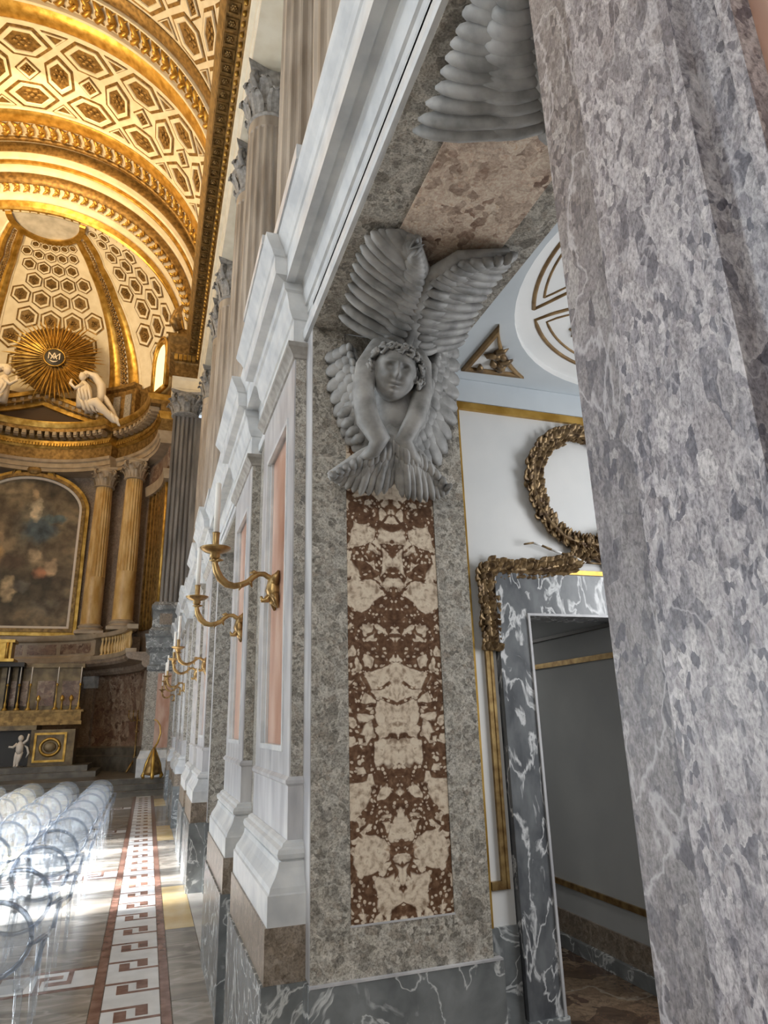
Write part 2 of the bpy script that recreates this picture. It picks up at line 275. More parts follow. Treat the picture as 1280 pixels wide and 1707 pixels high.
# ---------------------------------------------------------------- mesh helpers
class MB:
    def __init__(s): s.v = []; s.f = []; s.m = []
    def add(s, vs, fs, mi=0):
        o = len(s.v); s.v += [tuple(v) for v in vs]
        for f in fs: s.f.append(tuple(i + o for i in f)); s.m.append(mi)
        return s
    def box(s, x0, x1, y0, y1, z0, z1, mi=0):
        vs = [(x, y, z) for z in (z0, z1) for y in (y0, y1) for x in (x0, x1)]
        return s.add(vs, [(0, 2, 3, 1), (4, 5, 7, 6), (0, 1, 5, 4), (2, 6, 7, 3), (0, 4, 6, 2), (1, 3, 7, 5)], mi)
    def loft(s, rings, mi=0, closed=True, caps=True):
        n = len(rings[0]); vs = [p for r in rings for p in r]; fs = []
        for i in range(len(rings) - 1):
            for j in range(n if closed else n - 1):
                a = i * n + j; b = i * n + (j + 1) % n
                fs.append((a, b, b + n, a + n))
        if caps and closed:
            fs.append(tuple(reversed(range(n)))); fs.append(tuple(range((len(rings) - 1) * n, len(rings) * n)))
        return s.add(vs, fs, mi)
    def tube(s, pts, rad, seg=8, mi=0, flat=1.0, up=None):
        pts = [Vector(p) for p in pts]; k = len(pts)
        rad = rad if isinstance(rad, (list, tuple)) else [rad] * k
        rings = []; u = None
        for i, p in enumerate(pts):
            t = (pts[min(i + 1, k - 1)] - pts[max(i - 1, 0)]).normalized()
            if u is None:
                a = Vector(up) if up else (Vector((0, 0, 1)) if abs(t.z) < .9 else Vector((1, 0, 0)))
                u = (a - t * a.dot(t)).normalized()
            else: u = (u - t * u.dot(t)).normalized()
            w = t.cross(u)
            rings.append([p + (u * math.cos(2 * PI * j / seg) * flat + w * math.sin(2 * PI * j / seg)) * rad[i] for j in range(seg)])
        return s.loft(rings, mi)
    def lathe(s, prof, c=(0, 0, 0), seg=20, mi=0, a0=0.0, a1=2 * PI, flute=None):
        full = abs(a1 - a0 - 2 * PI) < 1e-6; n = seg if full else seg + 1; rings = []
        for r, z in prof:
            ring = []
            for j in range(n):
                a = a0 + (a1 - a0) * j / seg
                ring.append((c[0] + r * math.cos(a), c[1] + r * math.sin(a), c[2] + z))
            rings.append(ring)
        return s.loft(rings, mi, closed=full, caps=full)
    def grid(s, fn, nu, nv, mi=0):
        vs = [fn(i / nu, j / nv) for j in range(nv + 1) for i in range(nu + 1)]
        return s.add(vs, [(j * (nu + 1) + i, j * (nu + 1) + i + 1, (j + 1) * (nu + 1) + i + 1, (j + 1) * (nu + 1) + i) for j in range(nv) for i in range(nu)], mi)
    def ball(s, c, r, nu=10, nv=6, mi=0):
        r = (r, r, r) if isinstance(r, (int, float)) else r
        rings = [[(c[0] + r[0] * math.sin(a) * math.cos(2 * PI * j / nu), c[1] + r[1] * math.sin(a) * math.sin(2 * PI * j / nu), c[2] + r[2] * -math.cos(a)) for j in range(nu)] for a in [PI * (i + .02) / (nv + .04) for i in range(nv + 1)]]
        return s.loft(rings, mi)
    def prism(s, poly, d, mi=0):
        """poly: 3-D points of one face, d: extrusion vector"""
        d = Vector(d); a = [Vector(p) for p in poly]; b = [p + d for p in a]
        return s.loft([a, b], mi)
    def mesh(s, name, mats, smooth=False, bevel=0):
        me = bpy.data.meshes.new(name); me.from_pydata(s.v, [], s.f)
        for mt in (mats if isinstance(mats, (list, tuple)) else [mats]): me.materials.append(mt)
        me.polygons.foreach_set('material_index', s.m)
        if smooth: me.polygons.foreach_set('use_smooth', [True] * len(s.f))
        me.update(); return me
    def build(s, name, mats, parent=None, smooth=False, autos=None):
        me = s.mesh(name, mats, smooth)
        o = bpy.data.objects.new(name, me); COL.objects.link(o)
        if parent is not None: child(o, parent)
        if autos:
            fix_normals(me)
            me.set_sharp_from_angle(angle=math.radians(autos))
        return o
import bmesh
def fix_normals(me):
    bm = bmesh.new(); bm.from_mesh(me); bmesh.ops.recalc_face_normals(bm, faces=bm.faces); bm.to_mesh(me); bm.free()
def child(o, parent, local=False):
    o.parent = parent
    if not local: o.matrix_parent_inverse = Matrix.Translation(-parent.location)
def tag(o, label, cat, group=None):
    o['label'] = label; o['category'] = cat
    if group: o['group'] = group
    return o
def thing(name, label, cat, loc=(0, 0, 0), group=None):
    o = bpy.data.objects.new(name, None); COL.objects.link(o); o.location = loc; o.empty_display_size = .1
    o['kind'] = 'thing'
    return tag(o, label, cat, group)
def struct(name, label=None, loc=(0, 0, 0)):
    o = bpy.data.objects.new(name, None); COL.objects.link(o); o.location = loc; o['kind'] = 'structure'
    if label: o['label'] = label
    return o
def inst(name, me, parent, mw=None):
    o = bpy.data.objects.new(name, me); COL.objects.link(o)
    if parent is not None: o.parent = parent
    if mw is not None: o.matrix_basis = mw
    return o
def kids(o): return [c for c in bpy.data.objects if c.parent == o]
def copy_tree(o, loc=None, parent=None, tree=None):
    c = o.copy(); COL.objects.link(c)
    if parent is not None: c.parent = parent
    if loc is not None: c.location = loc
    for ch in (tree or TREE(o)).get(o, []): copy_tree(ch, None, c, tree or TREE(o))
    return c
def TREE(root):
    t = {}
    for o in bpy.data.objects:
        if o.parent is not None: t.setdefault(o.parent, []).append(o)
    return t
# ================================================================ NAVE WALL (right) : piers and lintels
PER, NP = 5.75, 5
def pier_y(k): return 3.435 + PER * k
wall_r = struct('wall_right', 'marble-clad nave wall of piers and openings', (1.2, 3.4, 0))
for k in range(-1, 4):
    a, b = pier_y(k), pier_y(k) + (3.32 if k < 3 else 3.9)
    x0 = .775
    MB().box(x0, 1.70, a + (.012 if k == 0 else 0), b - (0 if k else 0), 0, 4.18).build('pier', M_NEAR if k == -1 else M_GREY, wall_r)
    if k != 0: MB().box(.757, 1.72, a - .018, b + .018, 0, .77).build('plinth_slab', M_BARD, wall_r)
    MB().box(.771, .775, b - .20 if k == -1 else a + .0, b + .0 if k == -1 else a + .165, .78, 4.17).build('corner_strip', M_NEARD if k == -1 else M_STRIP, wall_r)
    if k < 3:
        c = pier_y(k + 1)
        lt = MB().box(.775, 1.70, b, c, 4.176, 4.8).build('lintel', M_GREY, wall_r)
        if k <= 0:
            MB().box(.985, 1.525, b + .25, c - .35, 4.168, 4.18).build('soffit_panel', M_SOFPANEL, wall_r)
# cladding of the pier face that turns to the camera
Y0 = 3.435
MB().box(.765, 1.745, 3.413, 3.445, 0, .77).build('plinth_slab', M_BARD, wall_r)
MB().box(1.722, 1.745, 3.445, 6.77, 0, .77).build('plinth_slab', M_BARD, wall_r)
MB().box(.757, .775, 3.445, 6.77, 0, .77).build('plinth_slab', M_BARD, wall_r)
MB().box(.768, 1.742, 3.410, 3.45, .763, .772).build('plinth_edge', M_STRIP, wall_r)
MB().box(.775, .970, 3.431, 3.447, .772, 4.18).build('marble_stile', M_GREY, wall_r)
MB().box(1.503, 1.70, 3.431, 3.447, .772, 4.18).build('marble_stile', M_GREY, wall_r)
MB().box(.970, 1.503, 3.431, 3.447, .772, .985).build('marble_rail', M_GREY, wall_r)
MB().box(.972, 1.501, 3.4345, 3.447, .985, 3.9).build('breccia_panel', M_PANEL, wall_r)
# bright slim joint along the bottom of the inlaid panel
MB().box(.968, 1.505, 3.4285, 3.434, .981, .989).build('inlay_edge', M_STRIP, wall_r)

# ---------------------------------------------------------------- pilasters of the nave wall
def levels(mb, lv, x, ya, yb, xb, ky=.8, mi=0):
    """mitred block: (projection, z) levels around three sides of a plan x..xb, ya..yb"""
    rings = [[(xb, ya - p * ky, z), (x - p, ya - p * ky, z), (x - p, yb + p * ky, z), (xb, yb + p * ky, z)] for p, z in lv]
    return mb.loft(rings, mi)
PILW = 1.18
def make_pilaster(name, near=False):
    M_STRIP, M_WHITE, zd = (M_NEAR, globals()['M_STRIP'], 1.37) if near else (globals()['M_STRIP'], globals()['M_WHITE'], 1.645)
    t = thing(name, '', 'pilaster', (0, 0, 0))
    MB().box(.565, .757, -.10, PILW + .10, 0, .77).build('plinth', M_BARD, t)
    MB().box(.578, .80, -.09, PILW + .09, .77, 1.0).build('base_block', M_BROWNB, t)
    levels(MB(), [(.112, 1.0), (.112, 1.13), (.104, 1.137), (.098, 1.16), (.072, 1.20), (.056, 1.235), (.052, 1.262), (.040, 1.266)], .70, 0, PILW, .80).build('base', M_WHITE, t)
    levels(MB(), [(.038, 1.266), (.056, 1.276), (.062, 1.296), (.056, 1.316), (.036, 1.326), (.030, 1.342), (.012, 1.352)], .70, 0, PILW, .80).build('torus', M_WHITE, t)
    levels(MB(), [(.006, 1.352), (.006, 1.60), (.02, 1.612), (.02, 1.628), (.004, 1.645)] if not near else [(.0, 1.352), (.0, 1.37)], .70, 0, PILW, .80).build('die', M_STRIP, t)
    MB().box(.708, .80, 0, .2, zd, 4.05).box(.708, .80, PILW - .2, PILW, zd, 4.05).box(.748, .80, .2, PILW - .2, zd, 4.05).build('shaft', M_GREY, t)
    ws = .216 if near else .195
    for a, b in ((0.0, ws), (PILW - ws, PILW)):
        MB().box(.70, .708, a + .004, b, zd, 4.05).build('stile', M_STRIP, t)
    for a, b in ((zd, 1.76), (3.74, 4.05)):
        MB().box(.70, .748, .195, PILW - .195, a, b).build('rail', M_STRIP, t)
    pn = MB().box(.738, .748, .2, PILW - .2, 1.76, 3.74).build('panel', M_PINK, t)
    if near:
        for a, b, x in ((PILW - .234, PILW - .216, .692), (PILW - .325, PILW - .303, .700), (.216, .234, .692), (.303, .325, .700)): MB().box(x, .738, a, b, 1.76, 3.74).build('bead', M_STRIP, t)
        for a, b in ((PILW - .303, PILW - .234), (.234, .303)): MB().box(.722, .738, a, b, 1.76, 3.74).build('sunk_band', M_STRIP, t)
    for a, b, za, zb in () if near else ((.195, .225, 1.76, 3.74), (PILW - .225, PILW - .195, 1.76, 3.74), (.225, PILW - .225, 1.76, 1.79), (.225, PILW - .225, 3.71, 3.74)):
        MB().box(.694, .738, a, b, za, zb).box(.72, .738, a - .0 if a < .5 else a - .03, b + .03 if a < .5 else b, za, zb).build('bead', M_WHITE, t)
    levels(MB(), [(0, 4.05), (.012, 4.056), (.018, 4.075), (.044, 4.112), (.05, 4.12), (.05, 4.15)], .70, 0, PILW, .80).build('capital', M_STONE, t)
    return t
pil = make_pilaster('pilaster', True)
pil1 = make_pilaster('pilaster')
TR = TREE(pil1)
pil_labels = ['marble pilaster at the picture edge on the close grey pier', 'pink-panelled pilaster with white base, next to the cherub pier',
              'second pink-panelled pilaster, behind the one beside the cherub pier', 'third marble pilaster along the nave wall, past the first opening',
              'fourth marble pilaster along the nave wall', 'fifth marble pilaster along the nave wall', 'sixth marble pilaster along the nave wall', 'seventh marble pilaster, last before the sanctuary steps']
PILY = [-.38, 3.60, 5.46] + [3.60 + PER * 1, 5.46 + PER, 3.60 + PER * 2, 5.46 + PER * 2, 3.60 + PER * 3]
for i, y in enumerate(PILY):
    o = pil if i == 0 else pil1 if i == 1 else copy_tree(pil1, None, None, TR)
    o.location = (0, y, 0); o['label'] = pil_labels[i]; o['group'] = 'pilasters of the nave wall'

# ---------------------------------------------------------------- lower entablature (white cornice)
tr1 = struct('trim_1', 'white moulded cornice running above the piers', (.7, 3.4, 4.2))
COR = [(.013, 4.15), (.013, 4.32), (.024, 4.326), (.046, 4.375), (.056, 4.43), (.068, 4.484), (.086, 4.497), (.092, 4.545), (.150, 4.557), (.158, 4.585), (.160, 4.672), (.170, 4.68), (.184, 4.715), (.212, 4.757), (.225, 4.784), (.225, 4.80)]
REC = [(.0, 4.18), (.022, 4.182), (.030, 4.20), (.030, 4.245), (.012, 4.258), (0, 4.26), (0, 4.36), (.006, 4.366), (.010, 4.41), (.024, 4.415), (.034, 4.45), (.044, 4.49), (.046, 4.53), (.052, 4.55), (.10, 4.55), (.10, 4.542), (.152, 4.542)] + COR[9:]
levels(MB(), REC, .775, -2.4, 24.2, 1.0, 0).build('cornice', M_WHITE, tr1)
for i, y in enumerate(PILY):
    levels(MB(), COR, .70, y, y + PILW, .90).build('cornice_break', M_WHITE, tr1)
for k in range(0, 4):
    y = pier_y(k)
    MB().box(.538, 1.2, y - .62, y + .10, 4.80, 4.90).build('blocking_slab', M_WHITE, tr1)
    MB().box(.466, 1.2, y + .10, y + 1.0, 4.80, 4.87).build('blocking_slab', M_WHITE, tr1)
# ---------------------------------------------------------------- upper storey: gallery wall, columns
MB().box(.9, 2.3, -2.4, 24.2, 4.78, 4.86).build('gallery_floor', M_GWALL, wall_r)
gw = MB().box(2.1, 2.3, -6, 24.6, 4.8, 18.8).build('gallery_wall', M_GWALL, wall_r)
for k in range(0, 4):
    yc = pier_y(k) - 1.2
    for z0, z1 in ((6.0, 9.4), (10.0, 12.9)):
        f = MB(); w = .05
        f.box(2.07, 2.1, yc - 1.1, yc + 1.1, z0, z0 + w).box(2.07, 2.1, yc - 1.1, yc + 1.1, z1 - w, z1)
        f.box(2.07, 2.1, yc - 1.1, yc - 1.1 + w, z0 + w, z1 - w).box(2.07, 2.1, yc + 1.1 - w, yc + 1.1, z0 + w, z1 - w)
        f.build('panel_line', M_DARKLINE, wall_r)

def flute_shaft(mb, r0, r1, z0, z1, nfl=20, depth=.11, plain=0.0, mi=0):
    n = nfl * 5; rings = []
    zs = [0, plain, plain + .004, .45, .7, .9, 1.0] if plain else [0, .03, .035, .35, .6, .8, .965, .97, 1.0]
    for q in zs:
        r = r0 + (r1 - r0) * q ** 1.6; ring = []
        fl = (q > plain + .002) if plain else (.034 < q < .966)
        for j in range(n):
            a = 2 * PI * j / n; ph = j % 5
            d = depth * (0, .7, 1, .7, 0)[ph] if fl else 0
            d = d * 2 * PI * r / nfl
            ring.append(((r - d) * math.cos(a), (r - d) * math.sin(a), z0 + (z1 - z0) * q))
        rings.append(ring)
    return mb.loft(rings, mi)
# acanthus leaf: curls outwards at the tip (local: x outwards, z up, height 1)
def leaf_mesh():
    mb = MB(); prof = [(0, 0, .16), (.02, .25, .2), (.06, .5, .21), (.14, .75, .19), (.27, .93, .15), (.36, .93, .11), (.38, .82, .06)]
    rings = []
    for x, z, w in prof:
        rings.append([(x, -w, z), (x + .05, -w * .5, z), (x + .03, 0, z), (x + .05, w * .5, z), (x, w, z), (x - .06, 0, z)])
    mb.loft(rings); return mb.mesh('leaf', M_STONE, False)
def volute_mesh():
    mb = MB(); pts = []; rad = []
    for i in range(16):
        a = -PI * .5 + i / 15 * PI * 2.6; r = .34 * (1 - i / 19)
        pts.append((.26 + r * math.cos(a) * .8, 0, .1 + r * math.sin(a))); rad.append(.10 - .003 * i)
    mb.tube([(-.25, 0, -.75), (-.05, 0, -.45)] + pts, [.05, .07] + rad, 6); return mb.mesh('volute', M_STONE, True)
ME_LEAF, ME_VOL = leaf_mesh(), volute_mesh()
def capital(parent, z, h, r, mt=None, name='capital', ang=0.0):
    """Corinthian capital: bell, two rings of leaves, corner volutes, curved abacus; local to parent"""
    mb = MB().lathe([(r * .98, 0), (r * 1.08, .03 * h), (r * 1.08, .06 * h), (r * .97, .08 * h), (r * .95, .5 * h), (r * 1.02, .75 * h), (r * 1.22, .88 * h)], (0, 0, 0), 20)
    o = inst(name, mb.mesh(name, mt or M_STONE, True), parent, Matrix.Translation((0, 0, z)))
    lm, vm = ME_LEAF, ME_VOL
    if mt:
        lm, vm = ME_LEAF.copy(), ME_VOL.copy()
        lm.materials[0] = mt; vm.materials[0] = mt
    for row, (zz, hh, off) in enumerate(((.06, .42, 0), (.26, .46, PI / 8))):
        for j in range(8):
            a = 2 * PI * j / 8 + off + ang
            inst('leaf', lm, o, Matrix.Rotation(a, 4, 'Z') @ Matrix.Translation((r * .93, 0, zz * h)) @ Matrix.Diagonal((r * 1.35, r * 1.6, hh * h, 1)))
    for j in range(4):
        a = PI / 4 + PI / 2 * j + ang
        inst('volute', vm, o, Matrix.Rotation(a, 4, 'Z') @ Matrix.Translation((r * 1.02, 0, .70 * h)) @ Matrix.Diagonal((r * .95, r * 1.5, .46 * h, 1)))
    ab = MB(); ring = []
    for s in range(4):
        for q in (0, .08, .25, .5, .75, .92):
            a0, a1 = PI / 4 + PI / 2 * s + ang, PI / 4 + PI / 2 * (s + 1) + ang
            p = Vector((math.cos(a0), math.sin(a0))) * (1 - q) + Vector((math.cos(a1), math.sin(a1))) * q
            p *= r * 1.75 * (1 - .28 * math.sin(PI * q))
            ring.append((p.x, p.y))
    ab.loft([[(x * k, y * k, zz) for x, y in ring] for k, zz in ((.94, .88 * h), (.96, .92 * h), (1, .94 * h), (1.02, h))])
    inst('abacus', ab.mesh('abacus', mt or M_STONE), o)
    return o
def make_column(name, label, R, H, hb, hc, mshaft, mcap=None, plain=0.0, taper=.86, mbase=None, capk=1.0):
    t = thing(name, label, 'column')
    mb = MB().box(-R * 1.38, R * 1.38, -R * 1.38, R * 1.38, 0, hb * .3)
    inst('plinth', mb.mesh('plinth', mbase or M_WHITE), t)
    mb = MB().lathe([(R * 1.36, hb * .3), (R * 1.4, hb * .4), (R * 1.36, hb * .5), (R * 1.15, hb * .56), (R * 1.12, hb * .66), (R * 1.24, hb * .74), (R * 1.24, hb * .84), (R * 1.08, hb * .9), (R * 1.02, hb)], seg=24)
    inst('base', mb.mesh('base', mbase or M_WHITE, True), t)
    mb = flute_shaft(MB(), R, R * taper, hb, H - hc, 20, .2, plain)
    inst('shaft', mb.mesh('shaft', mshaft), t)
    capital(t, H - hc, hc, R * taper * capk, mcap)
    return t
colm = make_column('column', '', .47, 8.72, .45, 1.12, M_SHAFT)
TR = TREE(colm)
COLY = [4.19, 6.05, 9.94, 11.80, 15.69, 17.55, 21.44]
clabel = ['nearest fluted taupe column above the white cornice', 'second fluted taupe column above the cornice, capital cut by the picture top', 'third fluted taupe column, with the most prominent leafy capital', 'fourth fluted gallery column, its capital half hidden behind the third',
          'fifth fluted gallery column along the nave', 'sixth fluted gallery column along the nave', 'last fluted gallery column before the grey sanctuary pier']
for i, y in enumerate(COLY):
    o = colm if i == 0 else copy_tree(colm, None, None, TR)
    o.location = (1.40, y, 4.98); o['label'] = clabel[i]; o['group'] = 'fluted columns of the gallery'
for y in COLY: MB().box(.70, 2.05, y - .66, y + .66, 4.86, 4.98).build('column_pedestal', M_WHITE, wall_r)

# ---------------------------------------------------------------- upper gilded entablature
tr2 = struct('trim_2', 'gilded cornice with square rosettes below the vault', (1, 12, 13.7))
def extr(mb, prof, ya, yb, mi=0):
    return mb.loft([[(x, ya, z) for x, z in prof], [(x, yb, z) for x, z in prof]], mi)
YA, YB = 2.0, 23.45
extr(MB(), [(2.1, 13.70), (.96, 13.70), (.96, 13.98), (.93, 14.0), (.93, 14.32), (.86, 14.36), (.84, 14.42), (2.1, 14.42)], YA, YB).build('architrave', M_CREAM, tr2)
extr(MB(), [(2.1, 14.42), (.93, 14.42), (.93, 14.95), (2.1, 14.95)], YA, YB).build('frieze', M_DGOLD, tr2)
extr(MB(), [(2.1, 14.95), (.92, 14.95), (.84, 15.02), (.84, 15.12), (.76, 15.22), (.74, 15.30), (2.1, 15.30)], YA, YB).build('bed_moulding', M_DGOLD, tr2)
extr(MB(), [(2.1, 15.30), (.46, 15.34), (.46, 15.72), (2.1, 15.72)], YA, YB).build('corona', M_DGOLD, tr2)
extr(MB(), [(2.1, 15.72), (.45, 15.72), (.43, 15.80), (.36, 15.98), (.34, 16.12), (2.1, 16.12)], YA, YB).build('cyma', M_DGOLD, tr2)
# square panels with rosettes in the soffit
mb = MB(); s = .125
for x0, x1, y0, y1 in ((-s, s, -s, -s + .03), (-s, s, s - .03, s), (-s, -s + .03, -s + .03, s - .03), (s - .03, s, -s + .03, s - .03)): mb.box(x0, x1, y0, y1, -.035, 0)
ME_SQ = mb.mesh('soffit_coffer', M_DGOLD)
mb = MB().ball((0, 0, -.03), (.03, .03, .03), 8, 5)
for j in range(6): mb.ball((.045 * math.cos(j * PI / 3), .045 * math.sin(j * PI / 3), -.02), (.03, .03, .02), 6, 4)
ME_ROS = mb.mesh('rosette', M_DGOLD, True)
y = 8.8
while y < 23.3:
    o = inst('soffit_coffer', ME_SQ, tr2, Matrix.Translation(Vector((.60, y, 15.335)) - tr2.location))
    inst('rosette', ME_ROS, o)
    y += .33
# egg row on the bed moulding
y = 8.8; ME_EGG = MB().ball((0, 0, 0), (.05, .05, .07), 7, 5).mesh('egg_ornament', M_GOLD, True)
while y < 23.3:
    inst('egg_ornament', ME_EGG, tr2, Matrix.Translation(Vector((.80, y, 15.10)) - tr2.location)); y += .22

# ================================================================ VAULT
XC, ZS, RV = -5.3, 18.7, 6.36
ceil = struct('ceiling', 'cream barrel vault with gilded ribs and coffers', (XC, 12, ZS))
def vp(th, y, R=RV): return (XC + R * math.sin(th), y, ZS + R * math.cos(th))
D2R = PI / 180
mb = MB(); rows = []
ths = [(-90 + 180 * i / 60) * D2R for i in range(61)]
prof = [(XC - RV, 16.0)] + [(vp(t, 0)[0], vp(t, 0)[2]) for t in ths] + [(XC + RV, 16.0)]
mb.loft([[(x, y, z) for x, z in prof] for y in (-6.2, 24.9)], closed=False); mb.build('vault_shell', M_CREAM, ceil, True)
def arcband(ya, yb, t, mt, name, a=-40, b=92, lip=0.0):
    m = MB(); n = 44; rings = []
    for i in range(n + 1):
        th = (a + (b - a) * i / n) * D2R; c = (yb - ya) * .22
        rings.append([vp(th, ya, RV + .02), vp(th, ya, RV - t * .5), vp(th, ya + c, RV - t), vp(th, yb - c, RV - t), vp(th, yb, RV - t * .5), vp(th, yb, RV + .02)])
    m.loft(rings); return m.build(name, mt, ceil, True, 40)
for ya, yb, t, mt in ((17.12, 17.62, .10, M_DGOLD), (17.64, 17.74, .14, M_CREAM), (18.58, 18.74, .14, M_CREAM), (18.76, 19.42, .12, M_GOLD), (19.43, 19.52, .05, M_CREAM),
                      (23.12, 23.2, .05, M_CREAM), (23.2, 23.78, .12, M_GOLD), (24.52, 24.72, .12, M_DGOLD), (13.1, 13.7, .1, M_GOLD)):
    arcband(ya, yb, t, mt, 'vault_rib')
# leafy rope between the ribs: pairs of curled leaves
def knot_mesh():
    m = MB()
    for s in (-1, 1):
        m.tube([(-.16, s * .30, .0), (-.02, s * .22, .09), (.12, s * .08, .11), (.17, s * -.02, .04)], [.03, .085, .075, .02], 6)
        m.tube([(-.1, s * .1, .02), (.02, s * .16, .08), (.16, s * .3, .03)], [.02, .05, .015], 5)
    m.ball((0, 0, .06), (.09, .09, .08), 7, 5)
    return m.mesh('rope_leaf', M_GOLD, True)
ME_KNOT = knot_mesh()
def on_vault(th, y, off=0.0, sc=1.0):
    e = Vector((math.cos(th), 0, -math.sin(th))); n = Vector((-math.sin(th), 0, -math.cos(th))); p = Vector(vp(th, y, RV - off))
    mm = Matrix(((e.x, 0, n.x, p.x), (e.y, 1, n.y, p.y), (e.z, 0, n.z, p.z), (0, 0, 0, 1)))
    return Matrix.Translation(-ceil.location) @ mm @ Matrix.Diagonal((sc, sc, sc, 1))
for yy in (18.16, 24.14):
    th = -24.0
    while th < 78: inst('rope_leaf', ME_KNOT, ceil, on_vault(th * D2R, yy, 0, 1.15 if yy < 20 else 1.0)); th += 3.9
# coffers: hexagon outline -> gilded groove, cream frame, gilded bed with a rosette
def coffer_mesh(poly, name, curv=lambda x, y: x * x / (2 * RV) + .012):
    """poly: local outline (x along the arc, y along the nave), z towards the room"""
    m = MB()
    P = lambda k, z: [(x * k, y * k, z + curv(x * k, y * k)) for x, y in poly]
    m.loft([P(1, -.03), P(1, .012), P(.84, .004)], 0, caps=False)       # gilded groove
    m.loft([P(.84, .004), P(.83, .05), P(.66, .05), P(.63, .008)], 1, caps=False)   # cream frame
    n = len(poly); m.add(P(.63, .008), [tuple(range(n))], 0)
    me = m.mesh(name, [M_DGOLD, M_CREAM]); fix_normals(me); return me
def rosette_mesh(r):
    m = MB().ball((0, 0, .04), (.28 * r, .28 * r, .05), 7, 5)
    for j in range(6): m.ball((.55 * r * math.cos(j * PI / 3), .55 * r * math.sin(j * PI / 3), .03), (.3 * r, .3 * r, .035), 6, 4)
    return m.mesh('rosette', M_DGOLD, True)
a19 = 19.2 * D2R * RV     # pitch along the arc in metres
hexA = [(-.94, .0), (-.40, -.60), (.40, -.60), (.94, .0), (.40, .54), (-.40, .54)]
hexM = [(-.48, -.40), (0, -.88), (.48, -.40), (.48, .40), (0, .88), (-.48, .40)]
dia = [(-.43, 0), (0, -.48), (.43, 0), (0, .48)]
tri = [(-.45, -.24), (.45, -.24), (0, .22)]
tri2 = [(-.45, .24), (0, -.22), (.45, .24)]
MCA, MCA2, MCM, MCD, MCT, MCT2 = coffer_mesh(hexA, 'coffer'), coffer_mesh([(x, -y) for x, y in reversed(hexA)], 'coffer'), coffer_mesh(hexM, 'coffer'), coffer_mesh(dia, 'coffer'), coffer_mesh(tri, 'coffer'), coffer_mesh(tri2, 'coffer')
ME_R1 = rosette_mesh(.3); ME_R2 = rosette_mesh(.2)
def coffer_band(yn, yf, k0, k1):
    ym = (yn + yf) / 2
    for k in range(k0, k1):
        tm = (4.5 + 19.2 * k) * D2R; td = (14.1 + 19.2 * k) * D2R
        for me, th, y, rm, rs in ((MCM, tm, ym, ME_R1, (1, 1.4)), (MCD, td, ym, ME_R2, (1, 1)), (MCA, td, yn + .70, ME_R1, (1.4, .95)), (MCA2, td, yf - .70, ME_R1, (1.4, .95)), (MCT, tm, yn + .34, None, 0), (MCT2, tm, yf - .34, None, 0)):
            o = inst('coffer', me, ceil, on_vault(th, y))
            if rm: inst('rosette', rm, o, Matrix.Diagonal((rs[0], rs[1], 1, 1)))
coffer_band(19.56, 23.12, -2, 4)
coffer_band(13.7, 17.12, 0, 4)
# ---------------------------------------------------------------- arch face between the vault and the apse
tr3 = struct('trim_3', 'gilded and cream mouldings of the sanctuary arch', (XC, 24.8, 18))
def ring_pt(f, th, y):
    zc, r = 18.7 + (16.2 - 18.7) * f, 6.36 + (5.5 - 6.36) * f
    return (XC + r * math.sin(th), y, zc + r * math.cos(th))
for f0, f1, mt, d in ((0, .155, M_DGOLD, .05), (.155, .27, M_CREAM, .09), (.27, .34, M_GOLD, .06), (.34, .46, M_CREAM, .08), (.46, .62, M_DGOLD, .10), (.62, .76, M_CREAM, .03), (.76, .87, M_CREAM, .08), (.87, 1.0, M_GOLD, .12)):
    m = MB(); rings = []
    for i in range(61):
        th = (-60 + 152 * i / 60) * D2R; e = (f1 - f0) * .2
        rings.append([ring_pt(f0, th, 24.95), ring_pt(f0 + .001, th, 24.85 - d * .4), ring_pt(f0 + e, th, 24.85 - d), ring_pt(f1 - e, th, 24.85 - d), ring_pt(f1, th, 24.85 - d * .4), ring_pt(f1, th, 24.95)])
    m.loft(rings); m.build('arch_moulding', mt, tr3, True, 35)
th = -30.0
while th < 84:
    p = Vector(ring_pt(.69, th * D2R, 24.82)); t = th * D2R
    e = Vector((math.cos(t), 0, -math.sin(t))); u = Vector((-math.sin(t), 0, -math.cos(t)))
    mm = Matrix(((e.x, u.x, 0, p.x), (0, 0, -1, p.y), (e.z, u.z, 0, p.z), (0, 0, 0, 1)))
    inst('rope_leaf', ME_KNOT, tr3, Matrix.Translation(-tr3.location) @ mm @ Matrix.Diagonal((.75, .62, .75, 1))); th += 3.6
# ================================================================ APSE
YC = 24.9
def ap(th, r, z):
    t = th * D2R; return (XC + r * math.sin(t), YC + r * math.cos(t), z)
def ringband(prof, t0, t1, n=40, mb=None, mi=0):
    mb = mb or MB()
    return mb.loft([[ap(t0 + (t1 - t0) * i / n, r, z) for r, z in prof] for i in range(n + 1)], mi)
dome = struct('ceiling_apse', 'cream half dome with gilded ribs and hexagonal coffers', (XC, YC, 16.2))
RD = 5.5
def dp(az, el, R=RD):
    a, e = az * D2R, el * D2R
    return (XC + R * math.cos(e) * math.sin(a), YC + R * math.cos(e) * math.cos(a), 16.2 + R * math.sin(e))
MB().grid(lambda u, v: dp(-92 + 184 * u, 89.9 * v), 60, 28).build('dome_shell', M_CREAM, dome, True)
TIN = [(0, 25.6), (28, 28), (45, 29.5), (60, 31.8), (70, 36), (75, 41)]
TOUT = [(0, 46.3), (28, 45.3), (45, 46), (60, 51.3), (70, 65), (75, 76)]
def tab(t, e):
    for (a, x), (b, y) in zip(t, t[1:]):
        if e <= b: return x + (y - x) * (e - a) / (b - a)
    return t[-1][1]
